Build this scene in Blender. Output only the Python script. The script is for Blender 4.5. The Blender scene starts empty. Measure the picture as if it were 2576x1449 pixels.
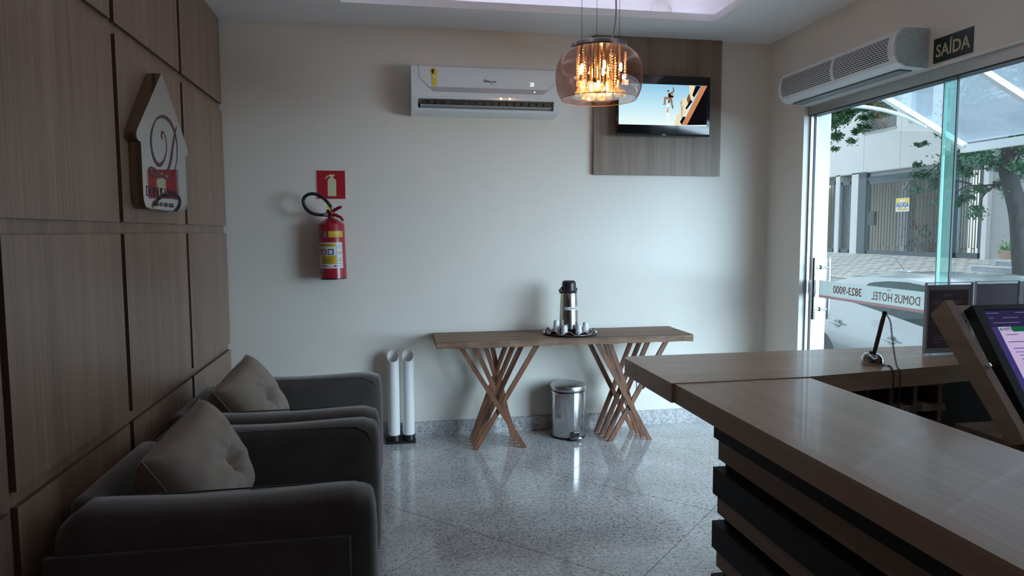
import bpy, bmesh, math, random
from mathutils import Vector, Matrix
random.seed(7)
sc = bpy.context.scene
COL = sc.collection
# ------------------------------------------------------------------ camera
CAM = bpy.data.cameras.new('camera'); cam = bpy.data.objects.new('camera', CAM); COL.objects.link(cam)
CAM.sensor_width = 36.0; CAM.sensor_fit = 'HORIZONTAL'; CAM.lens = 24.404; CAM.clip_start = .02; CAM.clip_end = 300
yaw, pit, roll = .1748, -.0818, -.0039
f_ = Vector((math.sin(yaw)*math.cos(pit), math.cos(yaw)*math.cos(pit), math.sin(pit)))
r_ = Vector((math.cos(yaw), -math.sin(yaw), 0)); u_ = r_.cross(f_)
r2 = r_*math.cos(roll)+u_*math.sin(roll); u2 = -r_*math.sin(roll)+u_*math.cos(roll)
cam.matrix_world = Matrix(((r2.x,u2.x,-f_.x,0),(r2.y,u2.y,-f_.y,0),(r2.z,u2.z,-f_.z,1.42),(0,0,0,1)))
sc.camera = cam
# ------------------------------------------------------------------ world, sun, exposure
W = bpy.data.worlds.new('sky'); sc.world = W; W.use_nodes = True
bg = W.node_tree.nodes['Background']; bg.inputs[0].default_value = (.78, .885, 1.0, 1); bg.inputs[1].default_value = 2.1
SUN = bpy.data.lights.new('sun', 'SUN'); sun = bpy.data.objects.new('sun', SUN); COL.objects.link(sun)
SUN.energy = 11.4; SUN.angle = math.radians(52); SUN.color = (.65, .815, 1.0)
sun.rotation_euler = Vector((.68, -1.0, .16)).to_track_quat('Z', 'Y').to_euler(); sun.location = (8, -3, 8)
vs = sc.view_settings
vs.view_transform = 'Standard'; vs.look = 'None'; vs.gamma = 1; vs.use_curve_mapping = False; vs.exposure = 0.0
sc.cycles.use_denoising = True
sc.cycles.max_bounces = 10; sc.cycles.diffuse_bounces = 6; sc.cycles.glossy_bounces = 5; sc.cycles.transparent_max_bounces = 24; sc.cycles.transmission_bounces = 6
sc.cycles.sample_clamp_indirect = 6.0
sc.cycles.caustics_reflective = False; sc.cycles.caustics_refractive = False

# ------------------------------------------------------------------ materials
MATS = {}
def mat(name, col=(.5,.5,.5), rough=.5, metal=0., spec=.5, coat=0., sheen=0., noise=None, bump=None, emit=None):
    """noise=(scale(3), amount, colour2, detail); bump=(scale(3), strength, dist)"""
    if name in MATS: return MATS[name]
    m = bpy.data.materials.new(name); m.use_nodes = True; MATS[name] = m
    nt = m.node_tree; b = nt.nodes['Principled BSDF']
    b.inputs['Base Color'].default_value = (*col, 1); b.inputs['Roughness'].default_value = rough
    b.inputs['Metallic'].default_value = metal; b.inputs['Specular IOR Level'].default_value = spec
    b.inputs['Coat Weight'].default_value = coat; b.inputs['Sheen Weight'].default_value = sheen
    if noise or bump: tc = nt.nodes.new('ShaderNodeTexCoord')
    if noise:
        sca, lo, hi, c2 = noise
        mp = nt.nodes.new('ShaderNodeMapping'); mp.inputs['Scale'].default_value = sca
        nz = nt.nodes.new('ShaderNodeTexNoise'); nz.inputs['Scale'].default_value = 1.0; nz.inputs['Detail'].default_value = 6; nz.inputs['Roughness'].default_value = .65
        rp = nt.nodes.new('ShaderNodeValToRGB')
        rp.color_ramp.elements[0].position = lo; rp.color_ramp.elements[1].position = hi
        rp.color_ramp.elements[0].color = (*c2, 1); rp.color_ramp.elements[1].color = (*col, 1)
        nt.links.new(tc.outputs['Object'], mp.inputs[0]); nt.links.new(mp.outputs[0], nz.inputs['Vector'])
        nt.links.new(nz.outputs['Fac'], rp.inputs[0]); nt.links.new(rp.outputs[0], b.inputs['Base Color'])
    if bump:
        sca, st, di = bump
        mp = nt.nodes.new('ShaderNodeMapping'); mp.inputs['Scale'].default_value = sca
        nz = nt.nodes.new('ShaderNodeTexNoise'); nz.inputs['Scale'].default_value = 1.0; nz.inputs['Detail'].default_value = 4
        bp = nt.nodes.new('ShaderNodeBump'); bp.inputs['Strength'].default_value = st; bp.inputs['Distance'].default_value = di
        nt.links.new(tc.outputs['Object'], mp.inputs[0]); nt.links.new(mp.outputs[0], nz.inputs['Vector'])
        nt.links.new(nz.outputs['Fac'], bp.inputs['Height']); nt.links.new(bp.outputs[0], b.inputs['Normal'])
    if emit:
        b.inputs['Emission Color'].default_value = (*emit[0], 1); b.inputs['Emission Strength'].default_value = emit[1]
    return m
def mixmat(name, tcol, gcol, rough, fac, diff=None, dfac=0., transl=True, graze=.75):
    """thin see-through sheet: transparent + mirror (+ milky) mix"""
    if name in MATS: return MATS[name]
    m = bpy.data.materials.new(name); m.use_nodes = True; MATS[name] = m
    nt = m.node_tree; nt.nodes.clear(); N = nt.nodes.new
    o = N('ShaderNodeOutputMaterial'); t = N('ShaderNodeBsdfTransparent'); t.inputs[0].default_value = (*tcol, 1)
    g = N('ShaderNodeBsdfGlossy'); g.inputs[0].default_value = (*gcol, 1); g.inputs['Roughness'].default_value = rough
    lw = N('ShaderNodeLayerWeight'); lw.inputs['Blend'].default_value = fac
    lw.inputs['Blend'].default_value = .5; pw_ = N('ShaderNodeMath'); pw_.operation = 'POWER'; pw_.inputs[1].default_value = 4.; nt.links.new(lw.outputs['Facing'], pw_.inputs[0])
    ma_ = N('ShaderNodeMath'); ma_.operation = 'MULTIPLY_ADD'; ma_.inputs[1].default_value = graze; ma_.inputs[2].default_value = fac*.4; nt.links.new(pw_.outputs[0], ma_.inputs[0])
    mx = N('ShaderNodeMixShader'); nt.links.new(ma_.outputs[0], mx.inputs[0]); nt.links.new(t.outputs[0], mx.inputs[1]); nt.links.new(g.outputs[0], mx.inputs[2])
    out = mx
    if diff:
        d = N('ShaderNodeBsdfDiffuse'); d.inputs[0].default_value = (*diff, 1)
        tr = N('ShaderNodeBsdfTranslucent'); tr.inputs[0].default_value = (*diff, 1)
        dm = N('ShaderNodeMixShader'); dm.inputs[0].default_value = .5 if transl else 0.; nt.links.new(d.outputs[0], dm.inputs[1]); nt.links.new(tr.outputs[0], dm.inputs[2])
        m2 = N('ShaderNodeMixShader'); m2.inputs[0].default_value = dfac; nt.links.new(mx.outputs[0], m2.inputs[1]); nt.links.new(dm.outputs[0], m2.inputs[2]); out = m2
    nt.links.new(out.outputs[0], o.inputs[0])
    return m
def emis(name, col, st):
    if name in MATS: return MATS[name]
    m = bpy.data.materials.new(name); m.use_nodes = True; MATS[name] = m
    nt = m.node_tree; nt.nodes.clear(); o = nt.nodes.new('ShaderNodeOutputMaterial'); e = nt.nodes.new('ShaderNodeEmission')
    e.inputs[0].default_value = (*col, 1); e.inputs[1].default_value = st; nt.links.new(e.outputs[0], o.inputs[0]); return m
def wood(name, a, b_, axis, rough=.4, fine=180., coarse=14., coat=0., c=None):
    """streaked laminate / timber, grain running along axis 0/1/2"""
    if name in MATS: return MATS[name]
    m = mat(name, a, rough, coat=coat); nt = m.node_tree; N = nt.nodes.new; b = nt.nodes['Principled BSDF']
    tc = N('ShaderNodeTexCoord'); geo = N('ShaderNodeNewGeometry'); oi = N('ShaderNodeObjectInfo')
    def nz(sc_, st, det):
        mp = N('ShaderNodeMapping'); s = [sc_]*3; s[axis] = st; mp.inputs['Scale'].default_value = s
        n = N('ShaderNodeTexNoise'); n.inputs['Scale'].default_value = 1; n.inputs['Detail'].default_value = det; n.inputs['Roughness'].default_value = .6
        nt.links.new(tc.outputs['Object'], mp.inputs[0]); nt.links.new(mp.outputs[0], n.inputs['Vector']); return n
    n1 = nz(coarse, .35, 3); n2 = nz(fine, 2.2, 3)
    ma = N('ShaderNodeMath'); ma.operation = 'MULTIPLY_ADD'; ma.inputs[1].default_value = .45; nt.links.new(n2.outputs['Fac'], ma.inputs[0])
    m3 = N('ShaderNodeMath'); m3.operation = 'MULTIPLY'; m3.inputs[1].default_value = .55; nt.links.new(n1.outputs['Fac'], m3.inputs[0]); nt.links.new(m3.outputs[0], ma.inputs[2])
    rp = N('ShaderNodeValToRGB'); e = rp.color_ramp.elements; e[0].position = .36; e[0].color = (*b_, 1); e[1].position = .63; e[1].color = (*a, 1)
    if c: k = e.new(.5); k.color = (*c, 1)
    nt.links.new(ma.outputs[0], rp.inputs[0]); nt.links.new(rp.outputs[0], b.inputs['Base Color'])
    bp = N('ShaderNodeBump'); bp.inputs['Strength'].default_value = .08; bp.inputs['Distance'].default_value = .002
    nt.links.new(n2.outputs['Fac'], bp.inputs['Height']); nt.links.new(bp.outputs[0], b.inputs['Normal'])
    return m
def granite(name, base, rough=.12):
    if name in MATS: return MATS[name]
    m = mat(name, base, rough, spec=.5); nt = m.node_tree; N = nt.nodes.new; b = nt.nodes['Principled BSDF']; L = nt.links.new
    tc = N('ShaderNodeTexCoord')
    geo = N('ShaderNodeNewGeometry')
    def noise(s, d, r=.6):
        n = N('ShaderNodeTexNoise'); n.inputs['Scale'].default_value = s; n.inputs['Detail'].default_value = d; n.inputs['Roughness'].default_value = r; L(geo.outputs['Position'], n.inputs['Vector']); return n
    def ramp(src, stops):
        rp = N('ShaderNodeValToRGB'); e = rp.color_ramp.elements
        for i, (p, c) in enumerate(stops):
            k = e[i] if i < 2 else e.new(p)
            k.position = p; k.color = (*c, 1)
        L(src, rp.inputs[0]); return rp
    def mul(a, b2, f=1.):
        mx = N('ShaderNodeMix'); mx.data_type = 'RGBA'; mx.blend_type = 'MULTIPLY'; mx.inputs[0].default_value = f
        L(a, mx.inputs[6]); L(b2, mx.inputs[7]); return mx.outputs[2]
    cloud = ramp(noise(3.2, 5).outputs['Fac'], [(.32, tuple(x*.72 for x in base)), (.66, base)])
    grain = ramp(noise(46, 4, .75).outputs['Fac'], [(.34, (.50,.50,.54)), (.58, (1,1,1))])
    speck = ramp(noise(88, 2, .5).outputs['Fac'], [(.32, (.17,.17,.20)), (.42, (1,1,1))])
    vo = N('ShaderNodeTexVoronoi'); vo.inputs['Scale'].default_value = 24; L(geo.outputs['Position'], vo.inputs['Vector'])
    dots = ramp(vo.outputs['Distance'], [(.10, (.30,.27,.27)), (.16, (1,1,1))])
    c = mul(mul(mul(cloud.outputs[0], grain.outputs[0]), speck.outputs[0]), dots.outputs[0], .55)
    L(c, b.inputs['Base Color']); return m

# ------------------------------------------------------------------ geometry helpers
class MB:
    def __init__(s): s.v = []; s.f = []; s.sm = False
    def add(s, vs_, fs):
        o = len(s.v); s.v += [tuple(p) for p in vs_]; s.f += [tuple(i+o for i in f) for f in fs]; return s
    def box(s, x0, x1, y0, y1, z0, z1):
        return s.add([(x0,y0,z0),(x1,y0,z0),(x1,y1,z0),(x0,y1,z0),(x0,y0,z1),(x1,y0,z1),(x1,y1,z1),(x0,y1,z1)],
                     [(0,3,2,1),(4,5,6,7),(0,1,5,4),(1,2,6,5),(2,3,7,6),(3,0,4,7)])
    def obox(s, c, ax, ay, az):
        """box about centre c with half-axis vectors"""
        c, ax, ay, az = map(Vector, (c, ax, ay, az)); P = []
        for k in (-1, 1):
            for a, b in ((-1,-1),(1,-1),(1,1),(-1,1)): P.append(c+ax*a+ay*b+az*k)
        return s.add(P, [(0,3,2,1),(4,5,6,7),(0,1,5,4),(1,2,6,5),(2,3,7,6),(3,0,4,7)])
    def bar(s, p, q, w, h=None, up=(0,0,1)):
        p, q = Vector(p), Vector(q); d = q-p; h = h or w
        up = Vector(up); 
        if abs(d.normalized().dot(up)) > .98: up = Vector((0,1,0))
        a = d.cross(up).normalized(); b = a.cross(d).normalized()
        return s.obox((p+q)/2, a*w/2, b*h/2, d/2)
    def prism(s, poly, axis, a0, a1):
        """poly of 2-D points in the two other axes (cyclic order x,y,z), extruded along axis"""
        n = len(poly)
        def P(p, a):
            return {0:(a,p[0],p[1]),1:(p[0],a,p[1]),2:(p[0],p[1],a)}[axis]
        vs_ = [P(p,a0) for p in poly]+[P(p,a1) for p in poly]
        fs = [tuple(range(n-1,-1,-1)), tuple(range(n,2*n))]+[(i,(i+1)%n,n+(i+1)%n,n+i) for i in range(n)]
        return s.add(vs_, fs)
    def tube(s, pts, rad, n=10, caps=True, closed=False):
        pts = [Vector(p) for p in pts]; m = len(pts); rad = rad if isinstance(rad, (list,tuple)) else [rad]*m
        t0 = (pts[1]-pts[0]).normalized(); ref = Vector((0,0,1)) if abs(t0.z) < .9 else Vector((1,0,0))
        a = t0.cross(ref).normalized(); V = []; F = []
        for i, p in enumerate(pts):
            if closed: t = (pts[(i+1)%m]-pts[i-1]).normalized()
            else: t = ((pts[min(i+1,m-1)]-pts[max(i-1,0)])).normalized()
            a = (a-t*a.dot(t)).normalized(); b = t.cross(a)
            for k in range(n):
                an = 2*math.pi*k/n; V.append(p+(a*math.cos(an)+b*math.sin(an))*rad[i])
        for i in range(m if closed else m-1):
            j = (i+1)%m
            for k in range(n): F.append((i*n+k, i*n+(k+1)%n, j*n+(k+1)%n, j*n+k))
        if caps and not closed: F.append(tuple(range(n-1,-1,-1))); F.append(tuple(range((m-1)*n, m*n)))
        return s.add(V, F)
    def lathe(s, prof, c, n=40, a0=0., a1=2*math.pi, axis=None):
        """prof (r,z) about vertical axis through c=(x,y,z)"""
        full = abs(a1-a0-2*math.pi) < 1e-6; k = n if full else n+1; V = []; F = []
        for r, z in prof:
            for i in range(k):
                an = a0+(a1-a0)*i/n; V.append((c[0]+r*math.cos(an), c[1]+r*math.sin(an), c[2]+z))
        for j in range(len(prof)-1):
            for i in range(n):
                i2 = (i+1)%k; F.append((j*k+i, j*k+i2, (j+1)*k+i2, (j+1)*k+i))
        return s.add(V, F)
    def sphere(s, c, r, n=12, m=8, sz=1.):
        return s.lathe([(max(1e-5, r*math.sin(math.pi*j/m)), -r*sz*math.cos(math.pi*j/m)) for j in range(m+1)], c, n)
    def quad(s, a, b, c, d): return s.add([a,b,c,d], [(0,1,2,3)])
    def rbox(s, x0, x1, y0, y1, z0, z1, r, seg=3):
        bm = bmesh.new(); bmesh.ops.create_cube(bm, size=1)
        for v in bm.verts: v.co = Vector(((x0+x1)/2+v.co.x*(x1-x0), (y0+y1)/2+v.co.y*(y1-y0), (z0+z1)/2+v.co.z*(z1-z0)))
        bmesh.ops.bevel(bm, geom=list(bm.edges), offset=r, segments=seg, profile=.5, affect='EDGES')
        bm.verts.index_update()
        s.add([v.co[:] for v in bm.verts], [tuple(v.index for v in f.verts) for f in bm.faces]); bm.free(); return s
    def xform(s, M): s.v = [tuple(M @ Vector(p)) for p in s.v]; return s
    def build(s, name, m, parent=None, smooth=False, base=None, shade_angle=35):
        me = bpy.data.meshes.new(name); me.from_pydata(s.v, [], s.f); me.update()
        bm = bmesh.new(); bm.from_mesh(me); bmesh.ops.recalc_face_normals(bm, faces=bm.faces)
        if smooth:
            for f in bm.faces: f.smooth = True
            ca = math.radians(shade_angle)
            for e in bm.edges:
                if len(e.link_faces) == 2 and e.calc_face_angle(0) > ca: e.smooth = False
        bm.to_mesh(me); bm.free()
        return link(name, me, m, parent, base)
BASE = {}
def link(name, me, m, parent=None, base=None):
    o = bpy.data.objects.new(name, me); COL.objects.link(o)
    if m is not None: me.materials.append(m)
    b = BASE[parent.name] if parent else Vector(base) if base else Vector((0,0,0))
    if b.length: me.transform(Matrix.Translation(-b))
    if parent: o.parent = parent
    else: o.location = b
    BASE[o.name] = b
    return o
def tag(o, label, cat, group=None):
    o['label'] = label; o['category'] = cat
    if group: o['group'] = group
    return o
def thing(name, base, label, cat, group=None):
    o = bpy.data.objects.new(name, None); COL.objects.link(o); o.location = base; o.empty_display_size = .1
    BASE[o.name] = Vector(base); return tag(o, label, cat, group)
def struct(o): o['kind'] = 'structure'; return o
def stuff(o): o['kind'] = 'stuff'; return o
def text(name, s, size, pos, xdir, ydir, m, parent, ext=.0008, align='LEFT', xs=1., bold=0.):
    cu = bpy.data.curves.new(name, 'FONT'); cu.body = s; cu.size = size; cu.extrude = ext/2; cu.align_x = align; cu.align_y = 'CENTER'; cu.offset = bold; cu.resolution_u = 3
    o = bpy.data.objects.new('tmp_text', cu); COL.objects.link(o); bpy.context.view_layer.update()
    me = bpy.data.meshes.new_from_object(o.evaluated_get(bpy.context.evaluated_depsgraph_get()))
    bpy.data.objects.remove(o); bpy.data.curves.remove(cu)
    X = Vector(xdir).normalized(); Y = Vector(ydir).normalized(); Z = X.cross(Y)
    M = Matrix(((X.x*xs,Y.x,Z.x,pos[0]),(X.y*xs,Y.y,Z.y,pos[1]),(X.z*xs,Y.z,Z.z,pos[2]),(0,0,0,1)))
    me.transform(M); me.name = name
    return link(name, me, m, parent)
def rounded(x0, x1, z0, z1, r, n=5):
    P = []
    for cx, cz, a in ((x1-r,z0+r,-90),(x1-r,z1-r,0),(x0+r,z1-r,90),(x0+r,z0+r,180)):
        for i in range(n+1):
            an = math.radians(a+90*i/n); P.append((cx+r*math.cos(an), cz+r*math.sin(an)))
    return P
def shade(o, ang=30):
    for p in o.data.polygons: p.use_smooth = True
    return o
# ================================================================== THE SETTING
XL, XR, D, ZC, YR = -1.035, 2.758, 4.768, 2.767, -2.4     # panel face, right wall, back wall, ceiling, rear wall
XO, XG = 2.955, 2.83                                        # outer face of right wall, glass plane
DY0, DY1, DZ = 1.05, 4.32, 2.245                             # door opening
plaster = mat('cream_plaster', (.79,.75,.68), .75, noise=((1.3,1.3,1.3), .3, .75, (.75,.71,.64)), bump=((160,160,160), .12, .002))
white_paint = mat('white_ceiling_paint', (.87,.88,.90), .8, bump=((90,90,90), .05, .002))
white_trim = mat('white_trim_paint', (.82,.82,.80), .5)
floor_granite = granite('speckled_white_granite', (.78,.78,.77), .10)
skirt_granite = granite('speckled_grey_granite', (.66,.65,.65), .22)
grout = mat('grey_grout', (.16,.155,.15), .8)
panel_wood = wood('walnut_laminate_vertical', (.32,.212,.158), (.170,.106,.078), 2, .34, 150, 13, c=(.24,.155,.115))
panel_edge = mat('dark_walnut_edge_band', (.115,.066,.050), .5)
alu = mat('brushed_aluminium', (.50,.49,.47), .38, metal=.9)
alu_dark = mat('dark_rubber_gasket', (.035,.04,.045), .5)
steel = mat('polished_steel', (.72,.72,.72), .10, metal=1.)
black_plastic = mat('black_plastic', (.012,.012,.014), .32)
white_plastic = mat('white_plastic', (.80,.82,.82), .28)

# floor slab and diagonal granite tiles
fl = struct(MB().box(-1.2, 2.955, YR, D+.1, -.16, -.006).build('floor', grout))
bm_ = None
tile_n = 0
S2 = math.sqrt(.5); T = .888; G = .0018
def clip(poly, x0, x1, y0, y1):
    for ax, lim, sg in ((0,x0,1),(0,x1,-1),(1,y0,1),(1,y1,-1)):
        out = []
        for i in range(len(poly)):
            a, b = poly[i-1], poly[i]; ia = sg*(a[ax]-lim) >= 0; ib = sg*(b[ax]-lim) >= 0
            if ia != ib:
                t = (lim-a[ax])/(b[ax]-a[ax]); out.append((a[0]+t*(b[0]-a[0]), a[1]+t*(b[1]-a[1])))
            if ib: out.append(b)
        poly = out
        if len(poly) < 3: return []
    return poly
for i in range(-8, 9):
    for j in range(-8, 9):
        d1, d2 = 1.138+T*i, 2.50+T*j      # d1 = (-x+y)/sqrt2 , d2 = (x+y)/sqrt2
        P = []
        for a, b in ((d1+G,d2+G),(d1+T-G,d2+G),(d1+T-G,d2+T-G),(d1+G,d2+T-G)): P.append(((b-a)*S2, (a+b)*S2))
        P = clip(P, -1.05, XO-.004, YR+.01, D-.005)
        if len(P) >= 3:
            area = abs(sum(P[k-1][0]*P[k][1]-P[k][0]*P[k-1][1] for k in range(len(P))))/2
            if area > .004: MB().prism(P, 2, -.02, 0.).build('tile', floor_granite, fl)

# back wall and its granite skirting
wb = struct(MB().box(-1.2, XO, D, D+.2, 0, 3.1).build('wall_back', plaster))
sk = struct(MB().box(-1.03, XR, D-.018, D, 0.0, .105).build('baseboard_back', skirt_granite))
struct(MB().box(XR-.018, XR, DY1+.0, D-.018, 0, .105).build('baseboard_right', skirt_granite))
# unseen rear wall behind the viewer, dark walnut chosen to cut bounced light
struct(MB().box(-1.2, XO, YR-.2, YR, 0, 3.1).build('wall_rear', panel_wood))
# right wall with the shop-front opening
m = MB().box(XR, XO, DY1, D+.2, -.1, 3.1).box(XR, XO, YR-.2, DY0, -.1, 3.1).box(XR, XO, DY0, DY1, DZ, 3.1)
struct(m.build('wall_right', plaster))
struct(MB().box(XR-.002, XO+.002, DY1-.003, DY1, 0.001, DZ-.003).box(XR-.002, XO+.002, DY0, DY1, DZ-.003, DZ+.006).build('trim_1', white_trim))
# left wall: backing board with raised walnut panels
wl = struct(MB().box(-1.2, XL-.018, YR, D, 0, 3.1).build('wall_left', panel_wood))
ycols = [-2.4, -1.514, -.617, .28, 1.178, 2.075, 2.972, 3.868, 4.775]
zrows = [(.02,.655), (.700,1.415), (1.462,2.190), (2.235,ZC-.002)]
for a, b in zip(ycols[:-1], ycols[1:]):
    for z0, z1 in zrows:
        ya, yb = a+.020, min(b-.020, D-.004)
        p = MB().box(XL-.0175, XL, ya, yb, z0, z1).build('panel', panel_wood, wl)
        p.data.materials.append(panel_edge)
        for pl in p.data.polygons:
            if abs(pl.normal.x) < .5: pl.material_index = 1
        # each board is cut from another sheet: slide its grain
        off = random.uniform(0, 9); 
# ceiling with a recessed tray and a cove lip
TX0, TX1, TY0, TY1 = -.254, 2.10, -1.2, 4.32  # tray and its LEDs extended unseen behind the camera to light the counter
cz = struct(MB().box(-1.2,XO,TY1,D+.1,ZC,ZC+.045).box(-1.2,XO,YR,TY0,ZC,ZC+.045).box(-1.2,TX0,TY0,TY1,ZC,ZC+.045).box(TX1,XO,TY0,TY1,ZC,ZC+.045).build('ceiling', white_paint))
CX0, CX1, CY0, CY1, CZ = TX0-.18, TX1+.18, TY0-.18, TY1+.18, 2.985
MB().box(CX0-.05,CX1+.05,CY0-.05,CY1+.05,CZ,CZ+.05).box(CX0-.05,CX1+.05,CY1,CY1+.05,ZC+.045,CZ).box(CX0-.05,CX1+.05,CY0-.05,CY0,ZC+.045,CZ).box(CX0-.05,CX0,CY0,CY1,ZC+.045,CZ).box(CX1,CX1+.05,CY0,CY1,ZC+.045,CZ).build('tray_recess', white_paint, cz)
MB().lathe([(.001,0),(.075,0),(.075,.02),(.06,.03)], (0,0,0), 28).xform(Matrix.Translation((1.812,CY1-.001,2.86)) @ Matrix.Rotation(math.pi/2,4,'X')).build('cover_plate', white_trim, cz)
# LED strips lying hidden on the cove lip
led = emis('cool_led_tape', (.84,.80,1.0), 12.0)
chan = mat('aluminium_channel', (.6,.6,.6), .4, metal=.8)
for k, (x0,x1,y0,y1,lb) in enumerate(((TX0,TX1,TY1+.06,TY1+.075,'LED strip in the ceiling cove along the back wall'),(TX1+.06,TX1+.075,TY0,TY1,'LED strip in the ceiling cove on the door side'),(TX0-.075,TX0-.06,TY0,TY1,'LED strip in the ceiling cove on the panelled side'),(TX0,TX1,TY0-.075,TY0-.06,'LED strip in the ceiling cove over the front of the lobby'))):
    t = thing('led_strip', ((x0+x1)/2,(y0+y1)/2,ZC+.045), lb, 'light', 'cove lighting strips')
    MB().box(x0-.004,x1+.004,y0-.004,y1+.004,ZC+.045,ZC+.049).build('channel', chan, t)
    MB().box(x0,x1,y0,y1,ZC+.049,ZC+.053).build('led_tape', led, t)

# ------------------------------------------------------------------ sliding glass door and fixed pane in the opening
glass = mixmat('clear_green_glass', (.925,.972,.968), (.9,.95,.95), .0, .10)
glass_edge = mat('green_glass_edge', (.16,.50,.42), .15)
film_green = mixmat('green_tinted_strip', (.84,.97,.94), (.8,.9,.9), .05, .1, (.50,.82,.75), .22)
dr = struct(thing('door_1', (XG,3.7,0), 'frameless sliding glass door', 'door')); del dr['label']; del dr['category']
MB().box(XG-.005,XG+.005,3.115,4.300,.012,2.20).build('glass_pane', glass, dr)
MB().box(XG-.0055,XG+.0055,3.108,3.114,.012,2.19).build('pane_edge', alu_dark, dr)
MB().box(XG+.006,XG+.010,3.118,3.205,.012,2.19).build('green_strip', film_green, dr)
MB().box(XG+.006,XG+.012,3.206,3.214,.012,2.19).build('white_edge', white_trim, dr)
# banner film with mirrored lettering (it reads from the street)
film = mixmat('frosted_white_film', (.85,.9,.88), (.8,.8,.8), .4, .05, (.80,.84,.82), .86)
film_pink = mixmat('frosted_pink_film', (.8,.6,.6), (.8,.8,.8), .4, .05, (.66,.42,.42), .86)
letter = mixmat('dusty_rose_lettering', (.7,.5,.5), (.6,.5,.5), .5, .02, (.62,.38,.37), .85)
bf = MB().box(XG+.0055,XG+.0065,3.118,4.212,.986,1.084).build('banner_film', film, dr)
MB().box(XG+.0055,XG+.0067,3.118,4.212,.969,.986).build('banner_stripe', film_pink, dr)
for nm, s, y, sz, xs, z in (('lettering','DOMUS HOTEL',3.292,.070,.80,1.028),('lettering','3823-9000',3.768,.070,.92,1.034)):
    text(nm, s, sz, (XG-.0062, y, z), (0,1,0), (0,0,1), letter, dr, .0012, 'LEFT', xs, .0006 if s[0]=='3' else 0)
text('lettering', 'Hotel', .014, (XG-.0062, 3.52, 1.073), (0,1,0), (0,0,1), mat('grey_lettering', (.3,.33,.3), .6), dr, .001)
# pull handle: bar each side, two stand-offs
hn = MB().tube([(2.775,4.185,.825),(2.775,4.185,1.235)], .013, 14).build('handle', steel, dr, True)
MB().tube([(2.885,4.185,.825),(2.885,4.185,1.235)], .013, 14).build('outer_bar', steel, hn, True)
for z in (.892, 1.172):
    MB().tube([(2.775,4.185,z),(2.885,4.185,z)], .0085, 12).build('standoff', steel, hn, True)
    MB().tube([(2.820,4.185,z),(2.824,4.185,z)], .014, 14).build('ring', alu_dark, hn, True)
MB().rbox(2.80,2.824,4.225,4.285,.985,1.085,.006).build('lock', steel, dr, True)
# fixed pane toward the viewer
wn = struct(MB().box(XG+.014,XG+.024,DY0+.01,3.205,.012,2.20).build('window_1', glass))
MB().box(XG+.0135,XG+.0245,3.2055,3.2085,.012,2.20).build('pane_edge', glass_edge, wn)
# header channel and jamb profile
hd = struct(MB().box(2.785,XG+.035,DY0,DY1-.003,2.185,DZ-.004).build('trim_2', alu))
MB().box(2.792,XG+.03,DY0,DY1-.004,2.178,2.185).build('gasket', alu_dark, hd)
jb = struct(MB().box(2.80,XG+.02,4.302,4.317,0,2.185).build('trim_3', alu))
MB().box(XG-.008,XG+.008,4.298,4.302,0,2.185).build('gasket', alu_dark, jb)
struct(MB().box(2.80,XG+.035,DY0,DY1-.003,0,.010).build('trim_4', alu))
# ================================================================== THINGS ON THE BACK WALL
# split air conditioner
ac = thing('air_conditioner', (.64,D,2.19), 'white split air conditioner with yellow sticker high on the back wall', 'air conditioner')
acw = mat('glossy_white_plastic', (.74,.78,.79), .18, coat=.4)
full = [(D,2.49),(4.60,2.49),(4.575,2.475),(4.566,2.44),(4.563,2.29),(4.575,2.24),(4.605,2.20),(4.65,2.187),(D,2.187)]
rec = [(D,2.49),(4.60,2.49),(4.575,2.475),(4.566,2.44),(4.563,2.29),(4.566,2.272),(4.66,2.272),(4.68,2.235),(4.594,2.216),(4.605,2.20),(4.65,2.187),(D,2.187)]
MB().prism(rec,0,.20,1.095).build('body', acw, ac)
for a, b in ((.158,.20),(1.095,1.132)): MB().prism(full,0,a,b).build('end_cap', acw, ac)
MB().box(.20,1.095,4.668,4.672,2.236,2.27).build('outlet_shadow', black_plastic, ac)
MB().prism([(4.574,2.234),(4.580,2.238),(4.63,2.226),(4.628,2.220)],0,.215,1.08).build('air_vane', mat('grey_vane',(.45,.47,.47),.3), ac)
for i in range(17):
    x = .235+i*.05
    MB().box(x,x+.002,4.60,4.655,2.232,2.270).build('louvre', mat('dark_grey_louvre',(.06,.065,.07),.4), ac)
MB().prism([(.268,2.346),(1.058,2.346),(1.018,2.316),(.300,2.316)],1,4.5605,4.5645).build('display_strip', mat('silver_grey_plastic',(.42,.42,.44),.3), ac)
gr = mat('seam_grey', (.25,.27,.28), .5)
MB().tube([(.205,4.5650,2.485),(.212,4.5622,2.40),(.268,4.5622,2.346)],.0012,6).build('panel_seam', gr, ac)
MB().tube([(1.058,4.5622,2.346),(1.10,4.5622,2.39)],.0012,6).build('panel_seam', gr, ac)
for x in (.225,.56,.98): MB().box(x,x+.055,4.61,4.66,2.4895,2.4915).build('intake_slot', black_plastic, ac)
yl = mat('sticker_yellow', (.78,.58,.03), .4); 
stk = MB().lathe([(.001,0),(.022,0)],(0,0,0),28).xform(Matrix.Translation((.303,4.5622,2.442)) @ Matrix.Rotation(math.pi/2,4,'X')).add([(.290,4.5625,2.435),(.318,4.5625,2.435),(.318,4.5618,2.350),(.290,4.5618,2.350)],[(0,1,2,3)]).build('sticker', yl, ac)
MB().lathe([(.001,0),(.016,0)],(0,0,0),20,math.pi/2,math.pi*1.5).xform(Matrix.Translation((.303,4.5614,2.442)) @ Matrix.Rotation(math.pi/2,4,'X')).build('sticker_mark', black_plastic, stk)
MB().box(.296,.310,4.5606,4.5612,2.402,2.414).build('sticker_badge', white_trim, stk)
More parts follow.
